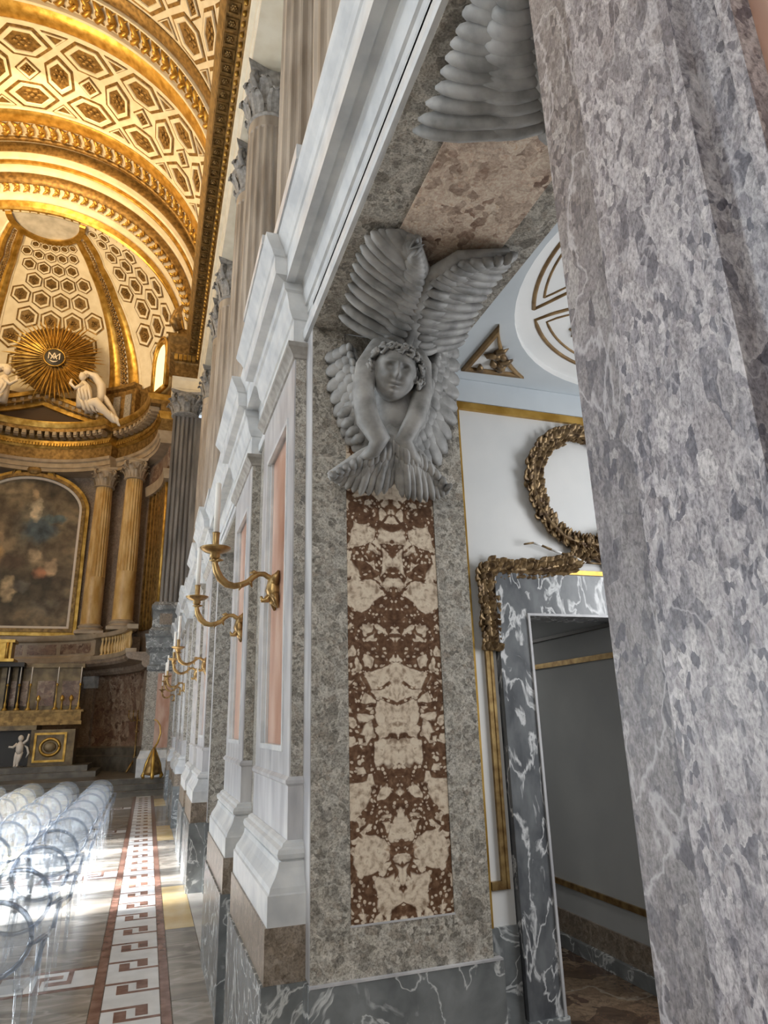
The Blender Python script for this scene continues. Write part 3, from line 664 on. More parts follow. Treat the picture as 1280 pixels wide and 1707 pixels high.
def ribstrip(sgn, q0, q1, h, mt, name):
    rings = []
    for i in range(31):
        el = 75 * i / 30; a0, a1 = tab(TIN, el), tab(TOUT, el)
        if sgn < 0: a0, a1 = a0 - 3, a1 - 3
        A, B = sgn * (a0 + (a1 - a0) * q0), sgn * (a0 + (a1 - a0) * q1); c = (B - A) * .25
        rings.append([dp(A, el, RD + .02), dp(A, el, RD - h * .5), dp(A + c, el, RD - h), dp(B - c, el, RD - h), dp(B, el, RD - h * .5), dp(B, el, RD + .02)])
    MB().loft(rings).build(name, mt, dome, True, 40)
for s in (1, -1):
    ribstrip(s, 0, .08, .04, M_CREAM, 'rib_edge'); ribstrip(s, .08, .38, .16, M_GOLD, 'dome_rib'); ribstrip(s, .38, .62, .05, M_CREAM, 'rib_band')
    ribstrip(s, .62, .92, .16, M_GOLD, 'dome_rib'); ribstrip(s, .92, 1.0, .04, M_CREAM, 'rib_edge')
def on_dome(az, el, sc, off=0.0):
    p = Vector(dp(az, el, RD - off)); c = Vector((XC, YC, 16.2)); n = (c - p).normalized()
    e = Vector((math.cos(az * D2R), -math.sin(az * D2R), 0)); u = n.cross(e)
    mm = Matrix(((e.x, u.x, n.x, p.x), (e.y, u.y, n.y, p.y), (e.z, u.z, n.z, p.z), (0, 0, 0, 1)))
    return Matrix.Translation(-dome.location) @ mm @ Matrix.Diagonal((sc, sc, sc, 1))
mb = MB()
for j in range(5):
    a = 2 * PI * j / 5; mb.ball((.09 * math.cos(a), .09 * math.sin(a), .03), (.075, .075, .05), 6, 4)
ME_BUD = mb.mesh('garland_flower', M_DGOLD, True)
for s in (1, -1):
    el = 2.0
    while el < 73:
        a0, a1 = tab(TIN, el), tab(TOUT, el); az = s * ((a0 + a1) / 2 - (3 if s < 0 else 0))
        inst('garland_flower', ME_BUD, dome, on_dome(az, el, max(.45, 1.15 * math.cos(el * D2R)), .05)); el += 2.4 * max(.5, math.cos(el * D2R))
hexD = [(-.49, -.29), (0, -.58), (.49, -.29), (.49, .29), (0, .58), (-.49, .29)]
ME_HD = coffer_mesh(hexD, 'coffer', lambda x, y: (x * x + y * y) / (2 * 7.5) + .012); ME_RD = rosette_mesh(.2)
el, row = 71.6, 0
while el > 6:
    pitch = 12.2; off = (0 if row % 2 else 6.1) + 4.4 - 6.1
    for j in range(-9, 9):
        az = off + pitch * j; i0, o0 = tab(TIN, el), tab(TOUT, el); mg = 4.6
        if (-(i0 - 3) + mg < az < i0 - mg) or (o0 + mg < az < 86):
            o = inst('coffer', ME_HD, dome, on_dome(az, el, math.cos(el * D2R) * 1.06 + .02)); inst('rosette', ME_RD, o)
    el -= 1.03 * pitch * math.cos((el - 4) * D2R); row += 1
# cream half medallion at the crown of the dome
m = MB(); m.grid(lambda u, v: dp(-90 + 180 * u, 90 - 13.4 * v - .05, RD - .07), 24, 4); m.build('crown_medallion', M_FLIGHT, dome, True)
m = MB(); m.loft([[dp(-90 + 180 * i / 24, 90 - 13.2, RD), dp(-90 + 180 * i / 24, 90 - 13.2, RD - .16), dp(-90 + 180 * i / 24, 90 - 15.6, RD - .16), dp(-90 + 180 * i / 24, 90 - 15.6, RD)] for i in range(25)]); m.build('crown_frame', M_GOLD, dome, True, 40)

wall_a = struct('wall_apse', 'curved marble wall of the apse', (XC, 30.3, .45))
ringband([(5.5, .4), (5.5, 14.5), (5.4, 14.5), (5.4, .4)], -92, 92, 60).build('apse_shell', M_APSE, wall_a, True, 40)
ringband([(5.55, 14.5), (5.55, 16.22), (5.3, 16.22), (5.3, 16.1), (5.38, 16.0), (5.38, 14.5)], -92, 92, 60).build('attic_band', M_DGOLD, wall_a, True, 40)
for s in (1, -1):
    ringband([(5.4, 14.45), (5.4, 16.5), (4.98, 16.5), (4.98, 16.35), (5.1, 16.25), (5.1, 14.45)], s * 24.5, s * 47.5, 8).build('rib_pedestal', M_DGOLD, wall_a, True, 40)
    for az in (29, 36, 43):
        ringband([(5.1, 14.8), (5.1, 16.0), (5.05, 16.0), (5.05, 14.8)], s * az - 2, s * az + 2, 2).build('pedestal_panel', M_STONE, wall_a)
# lower storey of the apse
ringband([(5.4, .45), (5.05, .45), (5.05, .95), (5.15, 1.0), (5.15, 1.25), (5.25, 1.3), (5.4, 1.3)], -92, 92, 40).build('dado', M_STEP, wall_a, True, 40)
for s in (1, -1):
    ringband([(5.4, 1.3), (5.4, 3.9), (5.33, 3.9), (5.33, 1.3)], s * 38, s * 74, 10).build('breccia_panel', M_REDB, wall_a, True, 40)
    for a in (34, 76): ringband([(5.4, 1.3), (5.4, 3.9), (5.2, 3.9), (5.2, 1.3)], s * a, s * (a + 4), 3).build('wall_pilaster', M_APSE, wall_a, True, 40)
    ringband([(5.4, 3.45), (5.4, 3.9), (5.08, 3.9), (5.08, 3.75), (5.16, 3.6), (5.16, 3.45)], s * 33, s * 39, 3).build('pilaster_cap', M_WHITE, wall_a, True, 40)
# gallery ledge
ringband([(5.4, 3.9), (5.05, 3.9), (4.95, 4.0), (4.95, 4.12), (4.5, 4.2), (4.42, 4.3), (4.42, 4.42), (5.4, 4.42)], -92, 92, 50).build('ledge', M_APSE, wall_a, True, 30)
M_PARA = mat('tawny_parapet_marble', (.4, .3, .2), .4, build=mottled((.34, .26, .17), (.46, .36, .25), 3, 5))
ringband([(5.3, 4.42), (4.5, 4.42), (4.5, 4.62), (4.56, 4.66), (4.56, 5.2), (4.46, 5.25), (4.42, 5.34), (4.42, 5.46), (5.3, 5.46)], -44, 44, 40).build('parapet', M_PARA, wall_a, True, 30)
for a, b in ((-40, -24), (-22, -8), (-6, 6), (8, 22), (24, 41)):
    ringband([(4.56, 4.74), (4.545, 4.74), (4.545, 5.12), (4.56, 5.12)], a, b, 8).build('parapet_panel', M_REDB, wall_a, True, 40)
for s in (1,):
    ringband([(5.25, 4.42), (4.80, 4.42), (4.80, 5.2), (5.25, 5.2)], s * 51, s * 66, 6).build('column_pedestal', M_APSE, wall_a, True, 40)
bal = thing('balustrade', 'stone balustrade on the apse ledge between the yellow columns and the pier', 'balustrade', ap(72, 4.6, 4.42), None)
for t0, t1, zz in ((44, 88, 5.26), (44, 88, 4.42)):
    ringband([(4.74, zz), (4.40, zz), (4.38, zz + .06), (4.38, zz + .16), (4.74, zz + .16)], t0, t1, 16).build('rail', M_PARA, bal, True, 30)
ME_BAL = MB().lathe([(.07, 0), (.07, .05), (.04, .08), (.075, .2), (.08, .28), (.045, .45), (.035, .55), (.06, .6), (.06, .68)], seg=10).mesh('baluster', M_YELCOL, True)
for i in range(13):
    p = Vector(ap(49 + i * 2.6 + (0 if i < 20 else 0), 4.56, 4.58)); inst('baluster', ME_BAL, bal, Matrix.Translation(p - bal.location))
# yellow columns
ac = make_column('apse_column', 'yellow marble column beside the altarpiece', .38, 6.95, .4, .85, M_YELCOL, M_PARA, .33, .84, M_PARA, 1.22)
ac.location = ap(36.8, 4.78, 5.46)
TR = TREE(ac); o = copy_tree(ac, None, None, TR); o.location = ap(58.6, 4.78, 5.46); o['label'] = 'yellow marble column next to the gilded fluted wall of the apse'
ac['group'] = o['group'] = 'yellow columns of the apse'
# gilded fluted wall strips
m = MB()
gp = wall_a
for i in range(7):
    a = 63.5 + i * 3.6
    ringband([(5.4, 5.46), (5.4, 10.9), (5.27, 10.9), (5.27, 5.46)], a - .5, a + .5, 2).build('gilded_fillet', M_DGOLD, gp)
    MB().tube([ap(a + 1.8, 5.36, 5.46), ap(a + 1.8, 5.36, 10.8)], .07, 8).build('gilded_reed', M_GOLD, gp, True)
ringband([(5.4, 10.9), (5.2, 10.9), (5.15, 11.3), (5.4, 11.3)], 61, 90, 8).build('pilaster_cap', M_PARA, gp, True, 40)
ringband([(5.4, 11.4), (5.3, 11.4), (5.3, 12.2), (5.4, 12.2)], 61, 90, 8).build('frieze_panel', M_REDB, gp, True, 40)
# entablature of the apse, stepping forward in the middle
tr4 = struct('trim_4', 'gilded entablature of the apse', ap(0, 4.9, 12.4))
def entab(t0, t1, d):
    ringband([(5.4, 12.40), (4.98 - d, 12.40), (4.98 - d, 12.55), (4.94 - d, 12.56), (4.94 - d, 12.75), (4.88 - d, 12.80), (4.86 - d, 12.92), (5.4, 12.92)], t0, t1).build('architrave', M_PARA, tr4, True, 30)
    ringband([(5.4, 12.92), (4.96 - d, 12.92), (4.96 - d, 13.42), (5.4, 13.42)], t0, t1).build('frieze', M_DGOLD, tr4, True, 30)
    ringband([(5.4, 13.42), (4.94 - d, 13.42), (4.88 - d, 13.5), (4.88 - d, 13.62), (4.84 - d, 13.64), (4.84 - d, 13.74), (5.4, 13.74)], t0, t1).build('dentil_band', M_GOLD, tr4, True, 30)
    ringband([(5.4, 13.74), (4.9 - d, 13.74), (4.9 - d, 14.02), (4.52 - d, 14.04), (4.52 - d, 14.2), (5.4, 14.2)], t0, t1).build('corona', M_DGOLD, tr4, True, 30)
    ringband([(5.4, 14.2), (4.5 - d, 14.2), (4.42 - d, 14.32), (4.40 - d, 14.45), (5.4, 14.45)], t0, t1).build('cymatium', M_GOLD, tr4, True, 30)
    a = t0 + 2; me = MB().box(-.09, .09, -.02, .3, 0, .2).box(-.07, .07, -.08, -.02, .05, .2).mesh('modillion', M_PARA)
    while a < t1 - 1:
        p = Vector(ap(a, 4.58 - d, 13.83)); inst('modillion', me, tr4, Matrix.Translation(p - tr4.location) @ Matrix.Rotation(-a * D2R, 4, 'Z')); a += 4.0
    a = t0 + .6; me = MB().box(-.04, .04, 0, .06, 0, .11).mesh('dentil', M_GOLD)
    while a < t1 - .3:
        p = Vector(ap(a, 4.80 - d, 13.51)); inst('dentil', me, tr4, Matrix.Translation(p - tr4.location) @ Matrix.Rotation(-a * D2R, 4, 'Z')); a += 1.55
entab(-41, 41, .38); entab(41, 88, 0)
# pediment
ped = thing('pediment', 'gilded triangular pediment above the altarpiece with a dark field', 'pediment', ap(0, 4.2, 14.45))
def rake(r0, r1, za, zb, h0, h1, mt, name, s):
    rings = []
    for i in range(21):
        q = i / 20; a = s * 40 * q; z = za + (zb - za) * q
        rings.append([ap(a, r1, z + h0), ap(a, r0, z + h0), ap(a, r0, z + h1), ap(a, r1, z + h1)])
    MB().loft(rings).build(name, mt, ped, True, 30)
for s in (1, -1):
    rake(3.98, 4.9, 15.62, 14.42, .16, .34, M_GOLD, 'raking_cornice', s)
    rake(4.10, 4.9, 15.62, 14.42, -.06, .16, M_DGOLD, 'raking_corona', s)
    rake(4.38, 4.9, 15.62, 14.42, -.26, -.06, M_GOLD, 'raking_bed', s)
    for i in range(9):
        q = (i + .6) / 10; a = s * 40 * q; z = 15.62 - 1.2 * q
        p = Vector(ap(a, 4.16, z - .05)); inst('modillion', bpy.data.meshes['modillion'], ped, Matrix.Translation(p - Vector(ped.location)) @ Matrix.Rotation(-a * D2R, 4, 'Z'))
rings = []
for i in range(25):
    a = -38 + 76 * i / 24; zt = 15.5 - 1.2 * abs(a) / 40
    rings.append([ap(a, 4.9, 14.4), ap(a, 4.55, 14.4), ap(a, 4.55, max(14.42, zt)), ap(a, 4.9, max(14.42, zt))])
MB().loft(rings).build('tympanum', M_TYMP, ped, True, 30)

# ---------------------------------------------------------------- glory of rays
sc_ = at(91, 597, Y=28.3)
sun = thing('sunburst', 'gilded sunburst of long rays around a dark round monogram disc', 'sunburst', sc_)
rays = [MB().tube([(0, 0, .3), (0, -.02, .8), (0, 0, 1.0)], [.035, .05, .004], 5, flat=.5).mesh('ray', M_GOLD), MB().tube([(0, 0, .3), (0, -.03, .7), (0, 0, 1.0)], [.02, .032, .004], 5, flat=.5).mesh('ray', M_GOLD)]
random.seed(3)
m = MB(); vs = []
for j in range(144):
    a = 2 * PI * j / 144; r = (1.55 + .12 * ((j * 7) % 5) / 4) * (1 if j % 2 else .97); vs += [(.3 * math.sin(a), .06, .3 * math.cos(a)), (r * math.sin(a), .14 + .07 * (j % 2), r * math.cos(a))]
m.add(vs, [(2 * j, 2 * j + 1, (2 * j + 3) % 288, (2 * j + 2) % 288) for j in range(144)]); inst('ray_bed', m.mesh('ray_bed', M_DGOLD), sun)
for j in range(120):
    a = 2 * PI * j / 120; Lr = (2.05, 1.45, 1.8, 1.3, 1.95, 1.55)[j % 6] * random.uniform(.9, 1.06)
    inst('ray', rays[j % 2], sun, Matrix.Rotation(a, 4, 'Y') @ Matrix.Translation((0, .05 * (j % 3), 0)) @ Matrix.Diagonal((1.3, 1, Lr, 1)))
m = MB().lathe([(.02, .10), (.36, .08), (.40, .05), (.40, 0)], seg=28); me = m.mesh('disc', M_DARK, True)
dsk = inst('disc', me, sun, Matrix.Translation((0, -.02, 0)) @ Matrix.Rotation(PI / 2, 4, 'X'))
m = MB().tube([(.41 * math.cos(2 * PI * i / 28), 0, .41 * math.sin(2 * PI * i / 28)) for i in range(29)], .03, 6)
inst('disc_rim', m.mesh('disc_rim', M_GOLD, True), sun, Matrix.Translation((0, -.06, 0)))
def strokes(segs, r=.024):
    m = MB()
    for a, b in segs: m.tube([(a[0], 0, a[1]), (b[0], 0, b[1])], r, 5)
    return m
# interlaced M and A above a small crescent
m = strokes([((-.21, -.13), (-.21, .17)), ((-.21, .17), (0, -.10)), ((0, -.10), (.21, .17)), ((.21, .17), (.21, -.13)), ((-.12, -.13), (0, .17)), ((0, .17), (.12, -.13)), ((-.07, .0), (.07, .0))])
m.tube([(-.16, 0, -.18), (-.08, 0, -.235), (0, 0, -.25), (.08, 0, -.235), (.16, 0, -.18)], [.008, .025, .03, .025, .008], 6)
inst('monogram', m.mesh('monogram', M_STATUE), sun, Matrix.Translation((0, -.14, 0)))

# ---------------------------------------------------------------- altarpiece
YP = 29.72
pc = thing('altarpiece', 'large arched oil painting of clouds and figures in a gilded frame', 'painting', (XC, YP, 5.6))
def arch_outline(hw, z0, zs, rise, n=24):
    pts = [(XC - hw, z0), (XC + hw, z0), (XC + hw, zs)]
    return pts + [(XC + hw * math.cos(PI * i / n), zs + rise * math.sin(PI * i / n)) for i in range(1, n)] + [(XC - hw, zs)]
MB().prism([(x, YP, z) for x, z in arch_outline(1.95, 5.85, 10.75, 1.38)], (0, .05, 0)).build('canvas', M_CANVAS, pc)
def frame_ring(hw0, z0, r0, hw1, z1, r1, y0, y1, mt, name):
    a, b = arch_outline(hw0, z0, 10.75, r0), arch_outline(hw1, z1, 10.75, r1)
    m = MB(); n = len(a); vs = [(x, y0, z) for x, z in a] + [(x, y0, z) for x, z in b] + [(x, y1, z) for x, z in a] + [(x, y1, z) for x, z in b]; fs = []
    for i in range(n):
        j = (i + 1) % n; fs += [(i, j, n + j, n + i), (2 * n + i, 3 * n + i, 3 * n + j, 2 * n + j), (i, 2 * n + i, 2 * n + j, j), (n + i, n + j, 3 * n + j, 3 * n + i)]
    m.add(vs, fs); o = m.build(name, mt, pc); fix_normals(o.data)
frame_ring(1.90, 5.90, 1.33, 2.0, 5.80, 1.43, YP - .10, YP + .06, M_STATUE, 'frame_slip')
frame_ring(2.0, 5.80, 1.43, 2.14, 5.66, 1.57, YP - .2, YP + .06, M_DGOLD, 'frame')
frame_ring(2.14, 5.66, 1.57, 2.28, 5.52, 1.71, YP - .12, YP + .06, M_GOLD, 'frame_edge')
m = MB().box(-.5, .5, -.14, .1, -.22, .12).ball((0, -.16, .02), (.34, .12, .22), 10, 6)
for s in (-1, 1): m.tube([(s * .5, -.1, .1), (s * .75, -.1, .0), (s * .8, -.1, -.2), (s * .62, -.1, -.22)], [.06, .09, .07, .03], 6)
o = m.build('frame_crest', M_DGOLD, None, True); o.parent = pc; o.location = (0, 0, 12.42 - 5.6)

# ---------------------------------------------------------------- stucco angels seated on the pediment
def angel(loc, face, s, label):
    t = thing('angel_statue', label, 'statue', loc); 
    m = MB()
    def T(p): return (p[0] * face * s, p[1] * s, p[2] * s)
    # torso, bent legs trailing down the slope, arms, head in one closed run of tapering limbs
    m.tube([T(p) for p in ((-.05, 0, .05), (-.06, -.03, .3), (-.08, -.05, .55), (-.1, -.05, .72), (-.13, -.07, .84))], [.2 * s, .21 * s, .2 * s, .15 * s, .06 * s], 10)
    m.ball(T((-.16, -.1, .97)), (.10 * s, .11 * s, .13 * s), 10, 8)
    m.tube([T(p) for p in ((0, -.05, .1), (.28, -.2, .16), (.5, -.16, -.05), (.78, -.1, -.3), (.95, -.12, -.36))], [.17 * s, .15 * s, .12 * s, .08 * s, .03 * s], 9)
    m.tube([T(p) for p in ((0, .08, .1), (.32, .05, .08), (.62, .05, -.14), (.9, .05, -.42))], [.17 * s, .15 * s, .1 * s, .05 * s], 9)
    m.tube([T(p) for p in ((-.12, -.18, .68), (-.3, -.25, .5), (-.44, -.2, .66), (-.42, -.18, .8))], [.07 * s, .055 * s, .045 * s, .03 * s], 7)
    m.tube([T(p) for p in ((-.08, .14, .68), (.1, .16, .45), (-.05, -.1, .35), (-.2, -.2, .4))], [.07 * s, .055 * s, .045 * s, .03 * s], 7)
    o = m.build('body', M_STATUE, None, True); o.parent = t
    m = MB()
    m.tube([T(q) for q in ((.22, .14, .15), (.36, .14, .5), (.34, .14, .85), (.14, .12, 1.12), (-.12, .08, 1.18), (-.26, .04, 1.04))], [.08 * s, .17 * s, .19 * s, .17 * s, .12 * s, .03 * s], 9, flat=.7)
    m.tube([T(q) for q in ((.30, .16, .7), (.5, .16, .45), (.72, .16, .1), (.9, .12, -.2))], [.1 * s, .13 * s, .1 * s, .03 * s], 8, flat=.6)
    o = m.build('cloak', M_STATUE, None, True); o.parent = t
    m = MB()
    for i in range(9):      # folds of the robe over lap and shins
        q = i / 8; x = -.12 + .95 * q; zz = .12 - .42 * max(0, q - .45) * 1.6
        m.tube([T((x - .05, -.20 + .05 * q, zz + .12)), T((x + .04, -.24 + .06 * q, zz - .02)), T((x + .10, -.16, zz - .18)), T((x + .2, -.1, zz - .24))], [.02 * s, .055 * s, .05 * s, .015 * s], 6)
    for i in range(4): m.tube([T((-.2 + .07 * i, -.16, .72)), T((-.2 + .09 * i, -.24, .45)), T((-.1 + .08 * i, -.22, .15))], [.015 * s, .04 * s, .03 * s], 6)
    o = m.build('robe_folds', M_STATUE, None, True); o.parent = t
    m = MB()
    for i in range(12):
        a = i * .9; m.ball(T((-.13 + .08 * math.cos(a), -.05 + .08 * math.sin(a), 1.03 + .012 * (i % 4))), .045 * s, 6, 4)
    o = m.build('hair', M_STATUE, None, True); o.parent = t
p = at(142, 690, Y=28.35); angel((p.x, p.y - .1, p.z + .16), 1, 1.5, 'pale stucco angel reclining on the descending slope of the pediment')
p = at(-6, 680, Y=28.3); angel((p.x, p.y - .1, p.z + .16), -1, 1.5, 'pale stucco angel half cut by the picture edge on the pediment')

# ---------------------------------------------------------------- lit lunette window of the apse
win = struct('window_1', 'brightly lit arched window at the side of the half dome', ap(68, 5.2, 15.4))
def wl(x, z, d=0.0):
    c = Vector(ap(67, 5.15 - d, 15.5)); e = Vector((math.cos(67 * D2R), -math.sin(67 * D2R), 0)); return c + e * x + Vector((0, 0, z))
outl = [(-.6, 0), (.6, 0)] + [(.6 * math.cos(PI * i / 12), 1.3 + .9 * math.sin(PI * i / 12)) for i in range(13)]
m = MB(); m.add([wl(x, z) for x, z in outl], [tuple(range(len(outl)))]); m.build('pane', M_WINGLOW, win)
for d, r, mt in ((.06, .10, M_GOLD), (.0, .2, M_GOLD)):
    q = 1.0 + d * 2 + r * .3
    m = MB().tube([wl(x * q, .1 + (z - .1) * q, d) for x, z in outl[1:] + outl[:1]] + [wl(-.6 * q, 0, d), wl(.6 * q, 0, d)], r * .55, 8); m.build('window_frame', mt, win, True)

# ================================================================ SANCTUARY: steps, pier, altar
floor = struct('floor', 'polished marble floor with a meander border', (0, 8, 0))
for i, (y, z) in enumerate(((22.3, .15), (22.75, .30), (23.15, .45))):
    MB().box(-11.2, .62, y, 30.4 if i == 2 else y + .9, z - .15, z - .03).build('step_riser', M_STEP, floor)
    MB().box(-11.2, .62, y - .04, 30.4 if i == 2 else y + .9, z - .03, z).build('step_tread', M_STEP, floor)
wall_s = struct('wall_sanctuary', 'grey marble pier at the entrance of the sanctuary', (.4, 23.4, .45))
YQ = 23.45
MB().box(.62, 1.7, 22.2, 24.9, 0, 4.2).build('pier_flank', M_GREY, wall_s)
levels(MB(), [(.13, .45), (.13, 1.0), (.11, 1.02), (.06, 1.15), (.05, 1.22), (0, 1.24)], -.13, YQ, 25.0, 1.8).build('pier_base', M_WHITE, wall_s)
MB().box(-.14, 1.8, YQ, 25.0, .46, 3.66).build('pier_shaft', M_GREY, wall_s)
MB().box(.20, .72, YQ - .02, YQ, 1.3, 3.6).build('pink_panel', M_PINK, wall_s)
levels(MB(), [(0, 3.66), (.06, 3.72), (.06, 3.84), (.0, 3.88), (.0, 4.25), (.06, 4.34), (.14, 4.42), (.15, 4.72), (.19, 4.8), (.19, 4.86)], -.1, YQ, 25.0, 1.8).build('pier_cornice', M_BARD, wall_s)
levels(MB(), [(.13, 4.86), (.13, 4.98), (.05, 5.1), (.05, 5.62), (.10, 5.7), (.10, 5.82), (0, 5.95)], -.05, YQ, 25.0, 1.8).build('upper_pedestal', M_BARD, wall_s)
MB().box(.12, .52, YQ - .055, YQ - .04, 5.18, 5.55).build('pedestal_panel', M_BROWNB, wall_s)
m = MB(); pts = [(1.8, 25.0), (.08, 25.0), (.08, YQ)]
x = .16
while x < .86:
    pts += [(x, YQ), (x + .015, YQ + .04), (x + .06, YQ + .06), (x + .105, YQ + .04), (x + .12, YQ)]; x += .155
pts += [(1.8, YQ)]
m.loft([[(x, y, z) for x, y in pts] for z in (5.95, 12.85)]).build('fluted_pilaster', mat('dark_pilaster_marble', G(.2), .45, build=mottled((.13, .115, .10), (.27, .24, .21), 4, 7, (1, 1, .2))), wall_s)
cpo = capital(wall_s, 0, .87, .46); cpo.matrix_basis = Matrix.Translation(Vector((.5, YQ + .15, 12.85)) - wall_s.location)
levels(MB(), [(0, 13.7), (0, 13.95), (.03, 13.97), (.03, 14.3), (.08, 14.42), (0, 14.42)], .02, YQ, 25.0, 1.8).build('pier_architrave', M_CREAM, wall_s)
levels(MB(), [(0, 14.42), (0, 15.0), (.06, 15.05), (.06, 15.2), (.22, 15.34), (.24, 15.7), (.34, 16.0), (.34, 16.12), (0, 16.13), (0, 16.5)], .02, YQ, 25.0, 1.8).build('pier_cornice', M_DGOLD, wall_s)
me = MB().box(-.06, .06, -.08, .04, 0, .22).mesh('bracket', M_GOLD)
for i in range(5): inst('bracket', me, wall_s, Matrix.Translation(Vector((.02 + i * .16, YQ - .1, 15.08)) - wall_s.location))
m = MB().tube([(.05, YQ - .2, 16.3), (-.12, YQ - .3, 16.6), (-.05, YQ - .25, 17.0), (.12, YQ - .2, 17.4)], [.16, .22, .17, .05], 8).ball((.0, YQ - .4, 16.75), (.16, .16, .2), 8, 6)
m.build('scroll_bracket', M_DGOLD, wall_s, True)

# altar
M_ALTAR = mat('gilded_altar_stone', (.28, .19, .08), .4, .25, build=mottled((.09, .06, .028), (.24, .17, .08), 3.2, 7))  # base colour darkened to stand in for the shade around the altar
alt = thing('altar', 'dark gilded altar with a raised retable and oval relief panels', 'altar', (XC, 26.3, .45))
MB().box(-9.1, -1.5, 25.0, 27.6, .45, .62).box(-8.8, -1.8, 25.5, 27.5, .62, .80).build('altar_step', M_STEP, alt)
for s in (1, -1):
    x0, x1 = sorted((XC + s * 1.58, XC + s * 2.95))
    MB().box(x0, x1, 26.3, 27.4, .8, 1.95).build('altar_wing', M_ALTAR, alt)
    f = MB(); w = .07
    for a, b, c, d in ((x0 + .12, x1 - .25, .9, .97), (x0 + .12, x1 - .25, 1.78, 1.85), (x0 + .12, x0 + .19, .97, 1.78), (x1 - .32, x1 - .25, .97, 1.78)): f.box(a, b, 26.26, 26.3, c, d)
    f.build('panel_frame', M_GOLD, alt)
    cx = (x0 + x1) / 2 - .06
    m = MB().tube([(cx + .3 * math.cos(2 * PI * i / 20), 26.27, 1.38 + .27 * math.sin(2 * PI * i / 20)) for i in range(21)], .05, 6); m.build('oval_relief', M_GOLD, alt, True)
    MB().ball((cx, 26.3, 1.38), (.2, .05, .17), 10, 6).build('relief_boss', M_ALTAR, alt, True)
MB().box(XC - 1.58, XC + 1.58, 26.75, 27.4, .8, 1.95).build('altar_recess', M_DARK, alt)
MB().box(XC - 1.75, XC + 1.75, 26.1, 27.4, 1.95, 2.1).build('mensa', M_ALTAR, alt)
MB().box(XC - 3.1, XC + 3.1, 26.35, 27.4, 2.1, 2.22).box(XC - 3.05, XC + 3.05, 26.5, 27.4, 2.22, 2.52).box(XC - 3.12, XC + 3.12, 26.45, 27.4, 2.52, 2.6).build('gradine', M_DGOLD, alt)
MB().box(XC - 2.9, XC + 2.9, 26.9, 27.4, 2.6, 4.05).build('retable', M_ALTAR, alt)
for x in (-8.0, -7.0, -4.35, -3.5, -2.7):
    MB().box(x - .28, x + .28, 26.84, 26.9, 2.75, 3.6).build('retable_panel', M_REDB, alt)
MB().box(XC - 3.0, XC + 3.0, 26.75, 27.4, 4.05, 4.2).build('retable_cornice', M_ALTAR, alt)
m = MB().ball((XC, 26.75, 1.35), (.5, .3, .42), 14, 8); m.build('reliquary', M_DGOLD, alt, True)
tb = thing('tabernacle', 'small gilded tabernacle on the dark stand of the altar', 'tabernacle', (-5.05, 26.2, 4.2))
MB().box(-5.6, -4.5, 26.0, 26.8, 4.2, 4.3).box(-5.45, -4.62, 26.1, 26.7, 4.3, 4.85).box(-5.55, -4.54, 26.05, 26.75, 4.85, 4.95).build('body', M_GOLD, tb)
for x in (-5.35, -4.75): MB().tube([(x, 26.06, 4.3), (x, 26.06, 4.85)], .05, 8).build('corner_post', M_GOLD, tb, True)
st = thing('altar_canopy', 'dark columned stand under the tabernacle on the altar', 'stand', (-5.05, 26.5, 2.6))
for x in (-5.9, -5.5, -5.1, -4.7, -4.35): MB().tube([(x, 26.75, 2.6), (x, 26.75, 4.06)], .08, 8).build('post', M_DARK, st, True)
MB().box(-6.1, -4.2, 26.3, 26.85, 4.06, 4.2).build('top_slab', M_DARK, st)
# candlesticks on the gradine
cs = thing('candlestick', '', 'candlestick', (0, 0, 0))
inst('stem', MB().lathe([(.1, 0), (.1, .04), (.04, .1), (.05, .2), (.02, .3), (.02, .8), (.05, .84), (.02, .9)], seg=10).mesh('stem', M_GOLD, True), cs)
inst('candle', MB().lathe([(.02, .9), (.02, 1.45), (.006, 1.47)], seg=8).mesh('candle', M_STATUE, True), cs)
TR = TREE(cs)
cl = ['tall thin altar candlestick at the picture edge', 'tall thin candlestick second from the picture edge on the altar', 'tall thin candlestick beside the dark stand on the altar', 'tall thin candlestick in the middle of the altar retable', 'tall thin candlestick at the end of the altar retable']
for i, px in enumerate((6, 26, 45, 90, 129)):
    o = cs if i == 0 else copy_tree(cs, None, None, TR); o.location = (at(px, 1190, Y=26.55).x, 26.55, 2.6); o['label'] = cl[i]; o['group'] = 'candlesticks on the altar'
for i, px in enumerate((62, 102, 117)):
    q = at(px, 1180, Y=26.55)
    o = MB().lathe([(.07, 0), (.03, .05), (.03, .28), (.07, .33), (.075, .42), (.02, .5)], (q.x, 26.55, 2.6), 10).build('altar_vase', M_GOLD, None, True)
    tag(o, ['small gilded vase on the altar shelf, nearest the candlesticks', 'small bright gilded vase in the middle of the altar shelf', 'small gilded vase at the end of the altar shelf'][i], 'vase', 'small vases on the altar')
